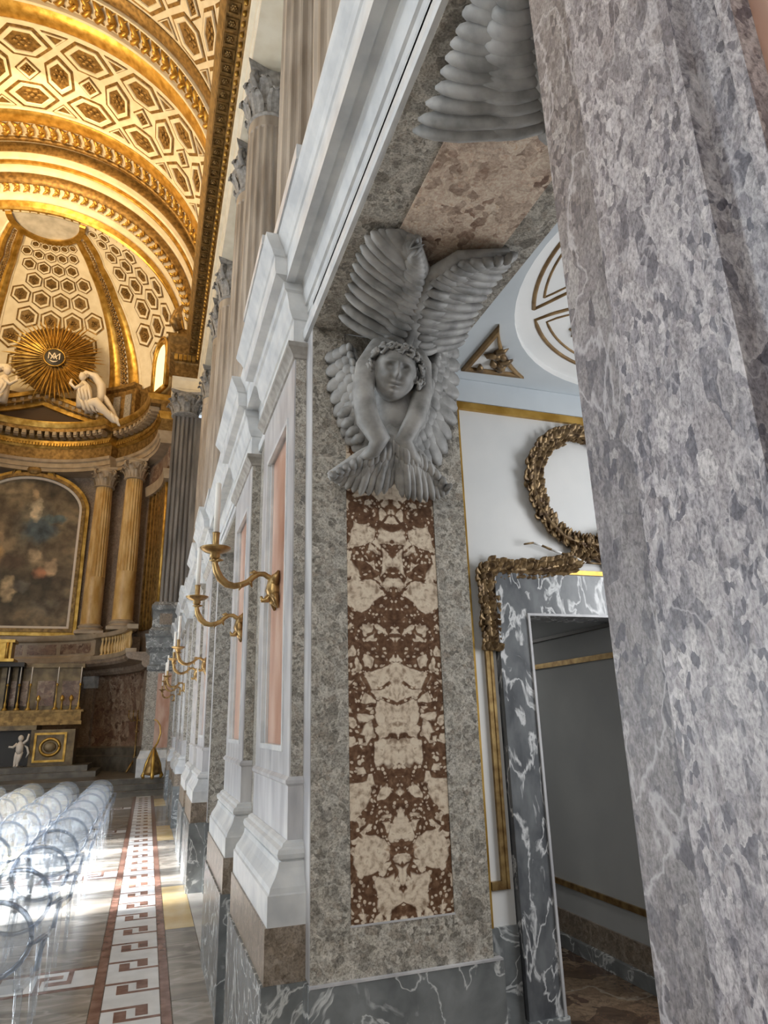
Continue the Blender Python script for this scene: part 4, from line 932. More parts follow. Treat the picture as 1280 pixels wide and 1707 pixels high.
# putto on the corner of the altar
q = at(30, 1270, Y=26.0)
pt = thing('putto_statue', 'white marble putto with one raised arm under the altar', 'statue', (q.x, 26.0, .80))
m = MB(); S = 1.0
m.tube([(0, 0, .42), (0, -.02, .55), (.0, -.02, .68), (.0, 0, .76), (.0, 0, .80)], [.10, .115, .11, .07, .045], 10)
m.ball((0, -.02, .90), (.085, .09, .10), 10, 8)
m.tube([(-.05, 0, .46), (-.07, -.02, .3), (-.09, 0, .14), (-.1, 0, .03), (-.1, -.08, .02)], [.075, .07, .05, .035, .025], 8)
m.tube([(.05, 0, .46), (.02, -.05, .28), (-.02, 0, .14), (-.02, .02, .03), (-.03, -.07, .02)], [.075, .07, .05, .035, .025], 8)
m.tube([(-.09, 0, .73), (-.2, -.04, .62), (-.33, -.06, .64)], [.05, .04, .03], 7)
m.tube([(.09, 0, .73), (.2, -.02, .84), (.23, -.02, 1.03)], [.05, .04, .03], 7)
o = m.build('body', M_STATUE, None, True); o.parent = pt
o = MB().tube([(.07, .06, .7), (.2, .1, .6), (.26, .1, .42), (.2, .1, .28)], [.03, .1, .09, .02], 7, flat=.4).build('wing', M_STATUE, None, True); o.parent = pt
o = MB().lathe([(.2, 0), (.2, .03)], seg=12).build('base', M_STEP, None); o.parent = pt
# gilded stand on the step in front of the pier
q = at(253, 1299, Z=.45)
gs = thing('gilded_stand', 'ornate gilded three-footed stand with a curved stem before the sanctuary pier', 'stand', (q.x, q.y, .45))
for i in range(3):
    a = -PI / 2 + 2 * PI * i / 3; c, s = math.cos(a), math.sin(a)
    o = MB().tube([(.27 * c, .27 * s, .03), (.31 * c, .31 * s, .09), (.26 * c, .26 * s, .2), (.21 * c, .21 * s, .42), (.13 * c, .13 * s, .6), (.05 * c, .05 * s, .82)], [.04, .06, .05, .055, .05, .03], 7).build('foot', M_GOLD, None, True); o.parent = gs
o = MB().lathe([(.05, .10), (.24, .14), (.25, .22), (.19, .4), (.15, .56), (.13, .62), (.07, .74), (.08, .8), (.03, .9)], seg=12).build('body', M_DGOLD, None, True); o.parent = gs
o = MB().tube([(0, 0, .85), (.1, 0, 1.05), (.16, 0, 1.3), (.13, 0, 1.52), (.04, 0, 1.66), (-.06, 0, 1.70)], [.03, .028, .025, .022, .02, .015], 7).build('stem', M_GOLD, None, True); o.parent = gs
q = at(222, 1288, Z=.45)
ts = thing('torchere', 'dark slender torchere standing in the shade beside the sanctuary pier', 'torchere', (q.x, q.y, .45))
for i in range(3):
    a = PI / 2 + 2 * PI * i / 3; c, s = math.cos(a), math.sin(a)
    o = MB().tube([(.28 * c, .28 * s, .02), (.2 * c, .2 * s, .12), (.03 * c, .03 * s, .4)], [.03, .05, .03], 6).build('foot', M_DGOLD, None, True); o.parent = ts
o = MB().lathe([(.03, .35), (.06, .5), (.03, .7), (.03, 1.3), (.07, 1.35), (.03, 1.4), (.03, 1.9)], seg=10).build('stem', M_DGOLD, None, True); o.parent = ts
for i in range(5):
    x = -.3 + .15 * i
    o = MB().tube([(0, 0, 1.75), (x * .7, 0, 1.7), (x, 0, 1.85), (x, 0, 2.0)], .02, 5).ball((x, 0, 2.04), .035, 6, 4).build('branch', M_DGOLD, None, True); o.parent = ts

# ================================================================ FLOOR
MB().box(-11.4, .80, -6.2, 24, -.12, -.012).build('floor_bed', M_FDARK, floor)
def tile(x0, x1, y0, y1, mt, name='floor_tile', z=0.0): return MB().box(x0 + .003, x1 - .003, y0 + .003, y1 - .003, -.012, z).build(name, mt, floor)
# strip along the wall: taupe slabs alternating with yellow ones
y = -5.5
while y < 22.2:
    tile(.302, .585, y, min(y + 1.95, 22.3), M_FYEL); tile(.302, .585, y + 1.95, min(y + 3.85, 22.3), M_FDARK)
    if y + 3.85 < 22.3: tile(.302, .585, y + 3.85, min(y + 5.75, 22.3), M_FDARK)
    y += 5.75 if y > -5 else 7.56 + .0
tile(.585, .80, -6, 22.3, M_FLIGHT)
tile(.228, .302, -6, 22.3, M_FRED, 'border_strip'); tile(-.252, -.172, -6, 22.3, M_FRED, 'border_strip')
tile(-.172, .228, -6, 22.3, M_FWHITE, 'meander_bed')
# Greek key, one white key per pitch
KP, KW = .53, .40
hookA = [(0, .25), (.79, .25), (.79, -.11), (.58, -.11), (.58, .175), (0, .175)]
hookB = [(1, -.25), (.22, -.25), (.22, .11), (.43, .11), (.43, -.175), (1, -.175)]
ME_KEYS = []
for hk in (hookA, hookB):
    me = MB().prism([((x - .5) * (KW - .004), yy * KP, -.004) for x, yy in hk], (0, 0, .0055)).mesh('meander_key', M_FRED); fix_normals(me); ME_KEYS.append(me)
y = 4.2
while y < 22.2:
    for me in ME_KEYS: inst('meander_key', me, floor, Matrix.Translation(Vector((.028, y, 0)) - floor.location))
    y += KP
# nave field: slabs between cross bands that carry the key as well
XL = -11.3
ybands = [2.5, 6.7, 10.9, 15.1, 19.3]
prev = -6.0
def cross_key(xc, yc):
    for me in ME_KEYS: inst('meander_key', me, floor, Matrix.Translation(Vector((xc, yc, 0)) - floor.location) @ Matrix.Rotation(PI / 2, 4, 'Z'))
for yb in ybands + [22.6]:
    x = -.252; i = 0
    yend = min(yb - .26, 22.3)
    while x > XL:
        w = 1.55 if i % 2 == 0 else 1.1
        tile(max(x - w, XL), x, prev, yend, M_FDARK if i % 2 == 0 else (M_FYEL if i % 4 == 1 else M_FLIGHT)); x -= w; i += 1
    if yb < 22:
        tile(XL, -.252, yb - .26, yb - .2, M_FRED, 'border_strip'); tile(XL, -.252, yb + .2, yb + .26, M_FRED, 'border_strip'); tile(XL, -.252, yb - .2, yb + .2, M_FWHITE, 'meander_bed')
        for j in range(9): cross_key(-.56 - KP * j, yb)
    prev = yb + .26

# ================================================================ the rest of the room shell, out of the picture
wl_ = struct('wall_left', 'opposite nave wall with gallery windows', (-11.4, 10, 0))
for a, b in ((-6.2, 6.755), (9.185, 12.505), (14.935, 24.9)): MB().box(-11.8, -11.4, a, b, 0, 4.2).build('lower_pier', M_GWALL, wl_)
MB().box(-11.8, -11.4, -6.2, 24.9, 4.2, 5.4).build('lower_lintel', M_GWALL, wl_)
MB().box(-11.8, -11.4, -6.2, 24.9, 12.6, 18.8).build('upper_wall', M_GWALL, wl_)
ys = [-6.2] + [v for wy in (1.5, 7.3, 13.0, 18.8) for v in (wy - 1.3, wy + 1.3)] + [24.9]
for a, b in zip(ys[::2], ys[1::2]): MB().box(-11.8, -11.4, a, b, 5.4, 12.6).build('window_pier', M_GWALL, wl_)
for i, wy in enumerate((1.5, 7.3, 13.0, 18.8)):
    w = struct('window_%d' % (i + 2), 'tall gallery window of the opposite wall', (-11.6, wy, 5.4))
    MB().box(-11.66, -11.64, wy - 1.3, wy + 1.3, 5.4, 12.6).build('pane', M_DAYGLASS, w)
    MB().box(-11.62, -11.55, wy - .04, wy + .04, 5.4, 12.6).box(-11.62, -11.55, wy - 1.3, wy + 1.3, 8.9, 8.98).build('window_frame', M_GWALL, w)
wb = struct('wall_back', 'entrance wall behind the viewer', (-5, -6.2, 0))
MB().box(-11.8, 2.3, -6.5, -6.2, 0, 25.2).build('entrance_wall', M_GWALL, wb)
# ================================================================ SCONCES AND CANDLES
Y1 = 4.25
def sp(px, py): 
    p = at(px, py, Y=Y1); return Vector((p.x, 0, p.z))
def make_sconce():
    t = thing('wall_sconce', '', 'sconce', (0, 0, 0))
    w = .738
    z0 = sp(468, 980).z
    m = MB()
    m.tube([(w + .0, 0, z0 + .10), (w - .03, 0, z0 + .06), (w - .035, 0, z0 - .02), (w - .02, 0, z0 - .09), (w, 0, z0 - .13)], [.012, .035, .05, .035, .01], 8)
    for s in (-1, 1): m.tube([(w - .02, 0, z0), (w - .03, s * .05, z0 + .05), (w - .01, s * .07, z0 + .1)], [.02, .03, .008], 6); m.tube([(w - .02, 0, z0 - .02), (w - .03, s * .05, z0 - .07), (w - .01, s * .06, z0 - .14)], [.02, .03, .008], 6)
    m.build('backplate', M_BRASS, t, True)
    # S-shaped arm: arch near the wall, trough, rise to the pan
    pts = [(455, 972), (449, 963), (440, 957), (431, 957), (422, 962), (414, 970), (402, 975), (390, 977), (378, 974), (367, 964), (361, 952), (358.5, 940), (358.5, 931)]
    P = [Vector((w - .03, 0, z0))] + [sp(*p) for p in pts]
    m = MB().tube(P, [.016, .017, .019, .018, .017, .018, .02, .02, .021, .024, .026, .025, .02, .016], 10)
    m.build('arm', M_BRASS, t, True)
    q = [sp(*p) for p in ((449, 963), (455, 975), (453, 990), (444, 1000), (437, 1001), (435, 994))]
    MB().tube(q, [.012, .02, .024, .022, .016, .008], 8).build('scroll', M_BRASS, t, True)
    for a, b in (((405, 974), (398, 984)), ((414, 969), (420, 979)), ((430, 957), (416, 955)), ((362, 938), (349, 934)), ((356, 938), (372, 934))):
        A, B = sp(*a), sp(*b); MB().tube([A, (A + B) / 2 + Vector((0, -.012, .008)), B], [.012, .014, .004], 6).build('leaf', M_BRASS, t, True)
    c = sp(359, 918)
    m = MB().lathe([(.02, -.055), (.035, -.04), (.03, -.02), (.07, -.008), (.092, .008), (.098, .018), (.09, .016), (.03, .004), (.024, .012)], (c.x, 0, c.z), 22); m.build('drip_pan', M_BRASS, t, True)
    top = sp(360, 888).z - c.z
    MB().lathe([(.024, .008), (.026, .02), (.021, .03), (.022, top - .015), (.026, top), (.018, top)], (c.x, 0, c.z), 14).build('socket', M_BRASS, t, True)
    return t, c, top
scn, cpan, ctop = make_sconce()
hc = sp(357, 805).z - cpan.z
me_candle = MB().lathe([(.0185, ctop - .03), (.0185, hc - .004), (.014, hc), (.003, hc + .002)], (0, 0, 0), 14).mesh('candle', M_CANDLE, True)
TR = TREE(scn)
SY = [4.25, 6.0, 10.0, 11.75, 15.75, 17.5, 21.5]
od = ['first', 'second', 'third', 'fourth', 'fifth', 'sixth', 'seventh']
for i, y in enumerate(SY):
    o = scn if i == 0 else copy_tree(scn, None, None, TR)
    o.location = (0, y, 0); o['group'] = 'brass sconces along the nave wall'
    o['label'] = 'large scrolled brass sconce on the pink panel closest to the cherub' if i == 0 else od[i] + ' scrolled brass sconce along the nave wall, counted from the cherub pier'
    c = inst('candle', me_candle, None, Matrix.Translation((cpan.x, y, cpan.z)))
    tag(c, 'tall white candle standing in the ' + ('closest brass sconce' if i == 0 else od[i] + ' brass sconce from the cherub pier'), 'candle', 'white candles in the wall sconces')

# ================================================================ CLEAR CHAIRS
def make_chair():
    t = thing('clear_chair', '', 'chair', (0, 0, 0))
    W, Dp, SH = .46, .46, .46
    m = MB()     # seat, front towards +y
    def seat(z): return [(-.20, 0, z), (-.235, .2, z), (-.25, .40, z), (-.2, .47, z), (0, .49, z), (.2, .47, z), (.25, .40, z), (.235, .2, z), (.20, 0, z)]
    m.loft([seat(SH - .035), seat(SH), [(x * .95, y * .97 + .008, SH + .008) for x, y, z in seat(0)]])
    inst('seat', m.mesh('seat', M_ACR), t)
    # oval medallion back
    n = 28; fr = []; ou = []
    for i in range(n):
        a = 2 * PI * i / n
        cx, cz = math.cos(a), math.sin(a); x = .225 * cx; z = .725 + .215 * cz; y = -.02 - (z - .46) * .16 + .25 * x * x
        ou.append((x, y, z))
    inst('back_frame', MB().tube(ou + ou[:1], .013, 7, flat=1.2).mesh('back_frame', M_RIM, True), t)
    m = MB(); vs = [(p[0] * .96, p[1], .725 + (p[2] - .725) * .96) for p in ou]; m.prism(vs, (0, .008, 0)); inst('back_panel', m.mesh('back_panel', M_ACR), t)
    for s in (-1, 1):
        inst('back_post', MB().tube([(s * .17, -.005, .44), (s * .165, -.02, .56)], [.02, .016], 6).mesh('back_post', M_ACR, True), t)
        inst('armrest', MB().tube([(s * .215, -.05, .68), (s * .25, .06, .675), (s * .27, .18, .665), (s * .268, .28, .64), (s * .25, .29, .56), (s * .24, .25, .46)], [.014, .017, .02, .021, .018, .018], 7, flat=.8).mesh('armrest', M_RIM, True), t)
        inst('leg', MB().tube([(s * .215, .42, .44), (s * .222, .43, .2), (s * .215, .43, 0)], [.026, .02, .014], 7).mesh('leg', M_ACR, True), t)
        inst('leg', MB().tube([(s * .18, .02, .44), (s * .19, -.03, .2), (s * .2, -.09, 0)], [.024, .02, .014], 7).mesh('leg', M_ACR, True), t)
    return t
ch = make_chair(); TR = TREE(ch); first = True
rows = [5.02 + 1.03 * i for i in range(11)]
for r, y in enumerate(rows):
    c = 0; x = -.80
    while x > -.255 * (y + .5) - .25:
        o = ch if first else copy_tree(ch, None, None, TR); first = False
        o.location = (x + random.uniform(-.015, .015), y + .06 + random.uniform(-.02, .02), 0)
        o.rotation_euler = (0, 0, random.uniform(-.03, .03))
        nth = ['first', 'second', 'third', 'fourth', 'fifth', 'sixth', 'seventh', 'eighth', 'ninth', 'tenth', 'eleventh']
        o['label'] = 'clear acrylic chair, %s row from the viewer, %s seat from the aisle' % (nth[r], nth[c]); o['group'] = 'clear acrylic chairs in rows'
        x -= .62; c += 1

# ================================================================ WINGED CHERUB HEADS
def feather_mesh(name, wide=.17, mt=None):
    """blade along +x, back towards +z, rounded tip, raised quill"""
    m = MB(); rings = []
    for q, w, h in ((0, .5, .5), (.15, .8, .9), (.4, 1, 1), (.65, 1, .9), (.82, .86, .75), (.93, .6, .55), (1.0, .16, .2)):
        w *= wide; h *= .055; bend = .05 * math.sin(PI * q)
        rings.append([(q, -w, bend - h * .2), (q, -w * .55, bend + h * .8), (q, 0, bend + h * 1.25), (q, w * .55, bend + h * .8), (q, w, bend - h * .2), (q, 0, bend - h)])
    m.loft(rings); return m.mesh(name, mt or M_CHERUB, True)
ME_FE = feather_mesh('feather', .15); ME_FE2 = feather_mesh('feather', .26)
def poly_at(pts, t):
    k = t * (len(pts) - 1); i = min(int(k), len(pts) - 2); return pts[i].lerp(pts[i + 1], k - i)
def wing(parent, Lp, Tp, nrm, n, cov=(.62, .38), wd=1.0, arm=.035, base=.0, lift=.02):
    """leading edge Lp -> trailing tips Tp; long feathers below, shorter coverts on top"""
    Lp = [Vector(p) for p in Lp]; Tp = [Vector(p) for p in Tp]; nrm = Vector(nrm).normalized()
    m = MB().tube(Lp, [arm * (1.15 - .65 * i / (len(Lp) - 1)) for i in range(len(Lp))], 9)
    w = m.build('wing', M_CHERUB, parent, True)
    def put(a, b, me, wide, off):
        x = b - a; ln = x.length; x.normalize(); y = nrm.cross(x).normalized(); z = x.cross(y); a = a + nrm * off
        mm = Matrix(((x.x, y.x, z.x, a.x), (x.y, y.y, z.y, a.y), (x.z, y.z, z.z, a.z), (0, 0, 0, 1)))
        o = inst('feather', me, w); o.matrix_parent_inverse = Matrix.Translation(-parent.location) @ Matrix.Identity(4)
        o.matrix_parent_inverse = Matrix.Identity(4); o.matrix_basis = mm @ Matrix.Diagonal((ln, wide, max(.22, ln) * 1.3, 1))
    gap = sum((Tp[i + 1] - Tp[i]).length for i in range(len(Tp) - 1)) / n
    for i in range(n):
        t = (i + .5) / n; a = poly_at(Lp, t * .96); b = poly_at(Tp, t)
        put(a, b, ME_FE, gap * 4.4 * wd, .0 + .006 * (i % 2))
    for r, q in enumerate(cov):
        k = int(n * (1.1 + .15 * r))
        for i in range(k):
            t = (i + .5) / k; a = poly_at(Lp, t); b = a.lerp(poly_at(Tp, t), q); b += Vector((random.uniform(-1, 1), random.uniform(-1, 1), random.uniform(-1, 1))) * .006
            put(a, b, ME_FE2, gap * (2.5 - .35 * r) * wd, lift * (r + 1))
    return w
CHL = (1.2, 3.43, 3.1)
che = thing('cherub_relief', 'grey marble winged cherub head in the corner under the lintel', 'sculpture', CHL)
A = lambda px, py, y: at(px, py, Y=y)
B = lambda px, py, z: at(px, py, Z=z)
random.seed(11)
# two back wings on the pier face
wing(che, [A(715, 585, 3.36), A(700, 640, 3.33), A(688, 690, 3.33), A(672, 740, 3.33)], [A(764, 572, 3.41), A(766, 640, 3.41), A(760, 705, 3.41), A(738, 775, 3.41), A(700, 775, 3.40)], (.15, -1, .1), 11, (.72, .48, .26), 1.1, .03)
wing(che, [A(585, 585, 3.36), A(598, 640, 3.33), A(612, 690, 3.33), A(640, 738, 3.33)], [A(540, 585, 3.41), A(545, 650, 3.41), A(560, 705, 3.41), A(577, 742, 3.41), A(606, 770, 3.40)], (-.15, -1, .1), 10, (.72, .48, .26), 1.0, .03)
# upper pair, spread on the soffit
wing(che, [A(672, 580, 3.2), B(700, 510, 4.06), B(706, 450, 4.09), B(692, 402, 4.11)], [B(562, 535, 4.15), B(578, 480, 4.15), B(590, 430, 4.15), B(612, 385, 4.15), B(650, 380, 4.15), B(690, 398, 4.14)], (0, -.25, -1), 15, (.66, .4), 1.05, .05, lift=.018)
wing(che, [A(690, 585, 3.22), B(688, 528, 4.04), B(716, 460, 4.08), B(765, 428, 4.10), B(848, 422, 4.12)], [B(772, 575, 4.13), B(790, 535, 4.14), B(815, 490, 4.15), B(845, 450, 4.15), B(864, 424, 4.15)], (.1, -.25, -1), 14, (.7, .42), 1.05, .05, lift=.018)
# lower pair, crossing under the chin
wing(che, [A(672, 715, 3.17), A(640, 742, 3.15), A(600, 760, 3.2), A(550, 792, 3.27)], [A(662, 800, 3.27), A(638, 826, 3.30), A(600, 826, 3.32), A(568, 812, 3.33), A(547, 798, 3.31)], (-.1, -1, -.25), 11, (.66, .4), 1.1, .042, lift=.016)
wing(che, [A(645, 718, 3.17), A(668, 738, 3.13), A(700, 760, 3.2), A(746, 815, 3.28)], [A(655, 802, 3.27), A(672, 832, 3.30), A(700, 838, 3.32), A(730, 834, 3.33), A(749, 822, 3.31)], (.1, -1, -.25), 11, (.66, .4), 1.1, .042, lift=.016)
# body: shoulders folding round the neck down to the crossed wings, one skin with the head
def head(parent, c, fwd, up, R):
    fwd = Vector(fwd).normalized(); up = Vector(up); up = (up - fwd * up.dot(fwd)).normalized(); rt = fwd.cross(up)
    nu, nv = 96, 84; m = MB()
    def g(x, y, cx, cy, sx, sy): return math.exp(-((x - cx) / sx) ** 2 - ((y - cy) / sy) ** 2)
    rings = []
    for j in range(nv + 1):
        ph = PI * (j + .01) / (nv + .02); ring = []
        for i in range(nu):
            a = 2 * PI * i / nu
            x, y, z = math.sin(ph) * math.sin(a), math.sin(ph) * math.cos(a), math.cos(ph)    # y forwards, z up
            r = 1.0; px, pz, py = x * .86, z * 1.12, y * .98
            if y > 0:
                d = 0
                d += .27 * g(x, z, 0, -.16, .10, .11) + .16 * g(x, z, 0, .04, .07, .22)              # nose
                d -= .20 * g(x, z, -.31, .09, .17, .12) + .20 * g(x, z, .31, .09, .17, .12)             # eye sockets
                d += .10 * g(x, z, -.32, .07, .10, .055) + .10 * g(x, z, .32, .07, .10, .055)           # eyeballs
                d += .07 * g(x, z, -.33, .27, .22, .06) + .07 * g(x, z, .33, .27, .22, .06)             # brows
                d += .07 * g(x, z, -.45, -.24, .24, .22) + .07 * g(x, z, .45, -.24, .24, .22)           # cheeks
                d += .12 * g(x, z, 0, -.42, .17, .045) + .12 * g(x, z, 0, -.54, .14, .05) - .14 * g(x, z, 0, -.48, .20, .025)
                d += .10 * g(x, z, 0, -.76, .20, .14) - .04 * g(x, z, 0, -.64, .2, .04)                 # chin
                py += d * 1.35
            if z < -.4: px *= 1 - .22 * (-.4 - z)
            p = c + (rt * px + fwd * py + up * pz) * R
            ring.append(tuple(p))
        rings.append(ring)
    m.loft(rings)
    for s in (-1, 1):      # ears
        e = c + rt * (s * .84 * R) + up * (-.05 * R); m.ball(tuple(e), (R * .12, R * .16, R * .24), 8, 6)
    o = m.build('head', M_CHERUB, parent, True)
    h = MB(); random.seed(5)
    for k in range(190):
        a = random.uniform(-PI, PI); e = random.uniform(-.45, 1.0)
        d = rt * (math.sin(a) * math.cos(e)) + fwd * (math.cos(a) * math.cos(e)) + up * math.sin(e)
        if d.dot(fwd) > .45 and d.dot(up) < .62: continue
        if d.dot(fwd) > .2 and d.dot(up) < .15 and abs(d.dot(rt)) < .8: continue
        q = c + Vector((d * R).to_tuple()) * 1.04; t1 = d.cross(up + rt * .3).normalized(); t2 = d.cross(t1); r = R * random.uniform(.13, .21)
        pts = [q + (t1 * math.cos(u * 1.5) + t2 * math.sin(u * 1.5)) * r * (1 - u * .16) + d * r * .25 * u for u in range(5)]
        h.tube(pts, [r * .2, r * .5, r * .5, r * .45, r * .15], 5)
    hh = h.build('hair', M_CHERUB, parent, True); return o
HC = A(657, 622, 3.06)
head(che, HC, (-.20, -1, -.40), (.10, -.3, 1), .142)
m = MB()
m.tube([A(668, 590, 3.27), A(660, 650, 3.25), A(655, 690, 3.22), A(653, 728, 3.2)], [.14, .155, .13, .07], 14)
m.tube([A(660, 578, 3.2), A(630, 580, 3.12), A(610, 612, 3.08), A(605, 655, 3.07), A(613, 700, 3.07), A(633, 733, 3.08), A(622, 752, 3.12), A(596, 768, 3.2)], [.05, .058, .06, .062, .064, .058, .04, .015], 12)
m.tube([A(690, 585, 3.2), A(704, 610, 3.14), A(704, 655, 3.1), A(692, 700, 3.1), A(672, 735, 3.11), A(686, 760, 3.15), A(712, 785, 3.22)], [.05, .054, .056, .06, .052, .038, .015], 12)
m.build('shoulders', M_CHERUB, che, True)
# bunch of rounded feather ends peeping out beside the lower wing
m = MB()
for px, py in ((566, 690), (572, 708), (580, 722), (588, 735)): m.tube([A(px + 30, py - 14, 3.36), A(px + 8, py - 3, 3.34), A(px - 2, py + 3, 3.37)], [.02, .034, .016], 8)
m.build('feather_ends', M_CHERUB, che, True)
# the cherub of the near pier: its wing spreads on the soffit towards us
ch2 = thing('cherub_relief', 'wing of a second marble cherub on the soffit, half hidden by the close pier', 'sculpture', (1.2, 1.1, 4.0))
wing(ch2, [B(925, 205, 4.03), B(905, 130, 4.02), B(890, 50, 4.02), B(885, -60, 4.02)], [B(684, 228, 4.13), B(700, 190, 4.13), B(728, 140, 4.13), B(742, 95, 4.13), B(758, 55, 4.13), B(778, 5, 4.13), B(800, -60, 4.13)], (0, -.1, -1), 11, (.6,), 1.15, .05, lift=.03)
m = MB().tube([B(915, 215, 4.05), (1.32, 1.3, 3.85), (1.28, 1.18, 3.5), (1.25, 1.1, 3.1)], [.06, .12, .13, .06], 10)
m.build('shoulders', M_CHERUB, ch2, True)

# ================================================================ AISLE BEYOND THE OPENING
YW = 4.4
wa = struct('wall_aisle', 'white plaster end wall of the side aisle with gilded mouldings', (3, YW, 0))
MB().box(1.7, 2.36, YW, YW + .2, .62, 4.70).build('plaster_wall', M_PLASTER, wa)
MB().box(2.36, 3.84, YW, YW + .2, 2.94, 4.70).build('plaster_wall', M_PLASTER, wa)
MB().box(3.84, 5.3, YW, YW + .2, 0, 4.70).build('plaster_wall', M_PLASTER, wa)
MB().box(1.7, 2.36, YW - .02, YW + .2, 0, .62).build('dado', M_BARD, wa)
MB().box(1.7, 5.3, YW - .03, YW, 4.28, 4.33).box(1.7, 5.3, YW - .018, YW, 4.33, 4.35).build('gilded_moulding', M_GOLD, wa)
MB().box(1.7, 5.3, YW - .012, YW, 4.36, 4.56).build('plaster_frieze', M_COOLPL, wa)
MB().box(2.165, 2.185, YW - .02, YW, .62, 4.28).build('gilded_moulding', M_GOLD, wa)
p = at(846, 1472, Y=YW)
MB().box(p.x - .05, p.x, YW - .025, YW, p.z - .03, 2.72).box(p.x - .016, p.x + .004, YW - .03, YW, p.z - .03, 2.72).build('gilded_moulding', M_BRASS, wa)
MB().box(2.19, p.x - .05, YW - .025, YW, p.z - .03, p.z + .02).build('gilded_moulding', M_BRASS, wa)
MB().box(2.75, 4.0, YW - .02, YW, 2.96, 2.995).build('gilded_moulding', M_GOLD, wa)
d1 = struct('door_1', 'grey veined marble door surround', (3.1, YW, 0))
fx0, fx1 = at(818, 962, Y=YW).x, 2.63
MB().box(fx0, fx1, YW - .06, YW + .22, .10, 2.62).build('jamb', M_DOORM, d1)
MB().box(3.57, 3.57 + (fx1 - fx0), YW - .06, YW + .22, .10, 2.62).build('jamb', M_DOORM, d1)
MB().box(fx0, 3.57 + (fx1 - fx0), YW - .06, YW + .22, 2.62, 2.94).build('lintel', M_DOORM, d1)
MB().box(fx0 - .01, fx1 + .015, YW - .08, YW + .22, 0, .10).build('jamb_base', M_BARD, d1)
MB().box(3.56, 3.58 + (fx1 - fx0), YW - .08, YW + .22, 0, .10).build('jamb_base', M_BARD, d1)
for x in (fx1 - .018, 3.57): MB().box(x, x + .018, YW - .072, YW - .06, .10, 2.62).build('bead', M_STRIP, d1)
MB().box(fx1 - .018, 3.588, YW - .072, YW - .06, 2.62, 2.638).build('bead', M_STRIP, d1)
# passage behind the door
wp = struct('wall_passage', 'grey passage behind the door with thin gilded lines', (3.6, 6, 0))
XR = 3.585
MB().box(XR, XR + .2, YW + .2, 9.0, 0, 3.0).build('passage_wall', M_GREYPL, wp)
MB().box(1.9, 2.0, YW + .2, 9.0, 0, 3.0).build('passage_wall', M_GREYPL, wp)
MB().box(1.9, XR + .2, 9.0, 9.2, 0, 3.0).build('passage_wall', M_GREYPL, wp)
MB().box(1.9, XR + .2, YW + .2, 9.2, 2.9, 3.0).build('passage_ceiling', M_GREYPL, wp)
for z in (.50, 2.37): MB().box(XR - .02, XR, YW + .2, 9.0, z - .025, z + .02).build('gilded_line', M_BRASS, wp)
MB().box(XR - .03, XR, YW + .2, 9.0, 2.60, 2.63).build('picture_rail', M_DARK, wp)
MB().box(XR - .02, XR, YW + .2, 9.0, .10, .28).build('marble_skirting', M_BROWNB, wp)
MB().box(XR - .06, XR, YW + .2, 9.0, 0, .10).build('skirting_foot', M_BARD, wp)
fa = struct('floor_aisle', 'brown veined marble floor of the aisle and passage', (3.5, 4, 0))
MB().box(.8, 5.4, -6, 9.0, -.1, -.001).build('marble_paving', M_AFLOOR, fa)
# aisle ceiling: flat field with a shallow round dome in it
ZC = 4.563; DC, DR = (3.5, 2.77), 1.47
ca = struct('ceiling_aisle', 'pale aisle ceiling with a round shallow dome', (DC[0], DC[1], ZC))
m = MB(); n = 64; inn, out = [], []
for i in range(n):
    a = 2 * PI * i / n; c, s = math.cos(a), math.sin(a); k = 1.0 / max(abs(c), abs(s)); inn.append((DC[0] + DR * c, DC[1] + DR * s)); out.append((DC[0] + 1.8 * c * k, DC[1] + 1.63 * s * k))
m.loft([[(x, y, ZC) for x, y in out], [(x, y, ZC) for x, y in inn]], caps=False); m.build('ceiling_field', M_COOLPL, ca)
MB().box(1.68, 5.4, -4.0, DC[1] - 1.62, ZC, ZC + .1).build('ceiling_field', M_COOLPL, ca)
def sag(r): return ZC + .05 + .22 * (1 - (r / DR) ** 2)
m = MB(); m.loft([[(DC[0] + r * math.cos(2 * PI * i / n), DC[1] + r * math.sin(2 * PI * i / n), z) for i in range(n)] for r, z in ((DR, ZC), (DR, ZC + .05), (DR * .8, sag(DR * .8)), (DR * .55, sag(DR * .55)), (DR * .3, sag(DR * .3)), (.02, sag(0)))], caps=False); m.build('shallow_dome', M_PLASTER, ca, True, 40)
def dpt(r, a, dz=0.0): return (DC[0] + r * math.cos(a * D2R), DC[1] + r * math.sin(a * D2R), sag(r) - dz)
M_BGOLD = mat('bronze_gilt', (.22, .13, .05), .5, .4, build=mottled((.17, .10, .04), (.30, .19, .08), 10, 4))
for k in range(8):
    a0 = 147 - 45 * k + 1; a1 = a0 + 39
    for ins, rr in ((0, .017), (.16, .011)):
        ro = 1.33 - ins * .45; ri = .45 + ins * 1.6; da = ins * 32
        pts = [dpt(ro, a0 + da * .8 + (a1 - a0 - 1.6 * da) * i / 10) for i in range(11)] + [dpt(ro - (ro - ri) * i / 8, (a1 - da * .8) - ((a1 - a0) / 2 - da * .8) * (i / 8) ** 1.6) for i in range(1, 9)] + [dpt(ri + (ro - ri) * i / 8, (a0 + a1) / 2 - ((a1 - a0) / 2 - da * .8) * (1 - (1 - i / 8) ** 1.6)) for i in range(1, 9)]
        MB().tube(pts, rr, 6).build('petal_moulding', M_BGOLD, ca, True)
me_l = MB().tube([(0, 0, 0), (.05, 0, .02), (.1, 0, .025), (.15, 0, .005)], [.008, .035, .03, .004], 6, flat=.5).mesh('leaf', M_LEAF, True)
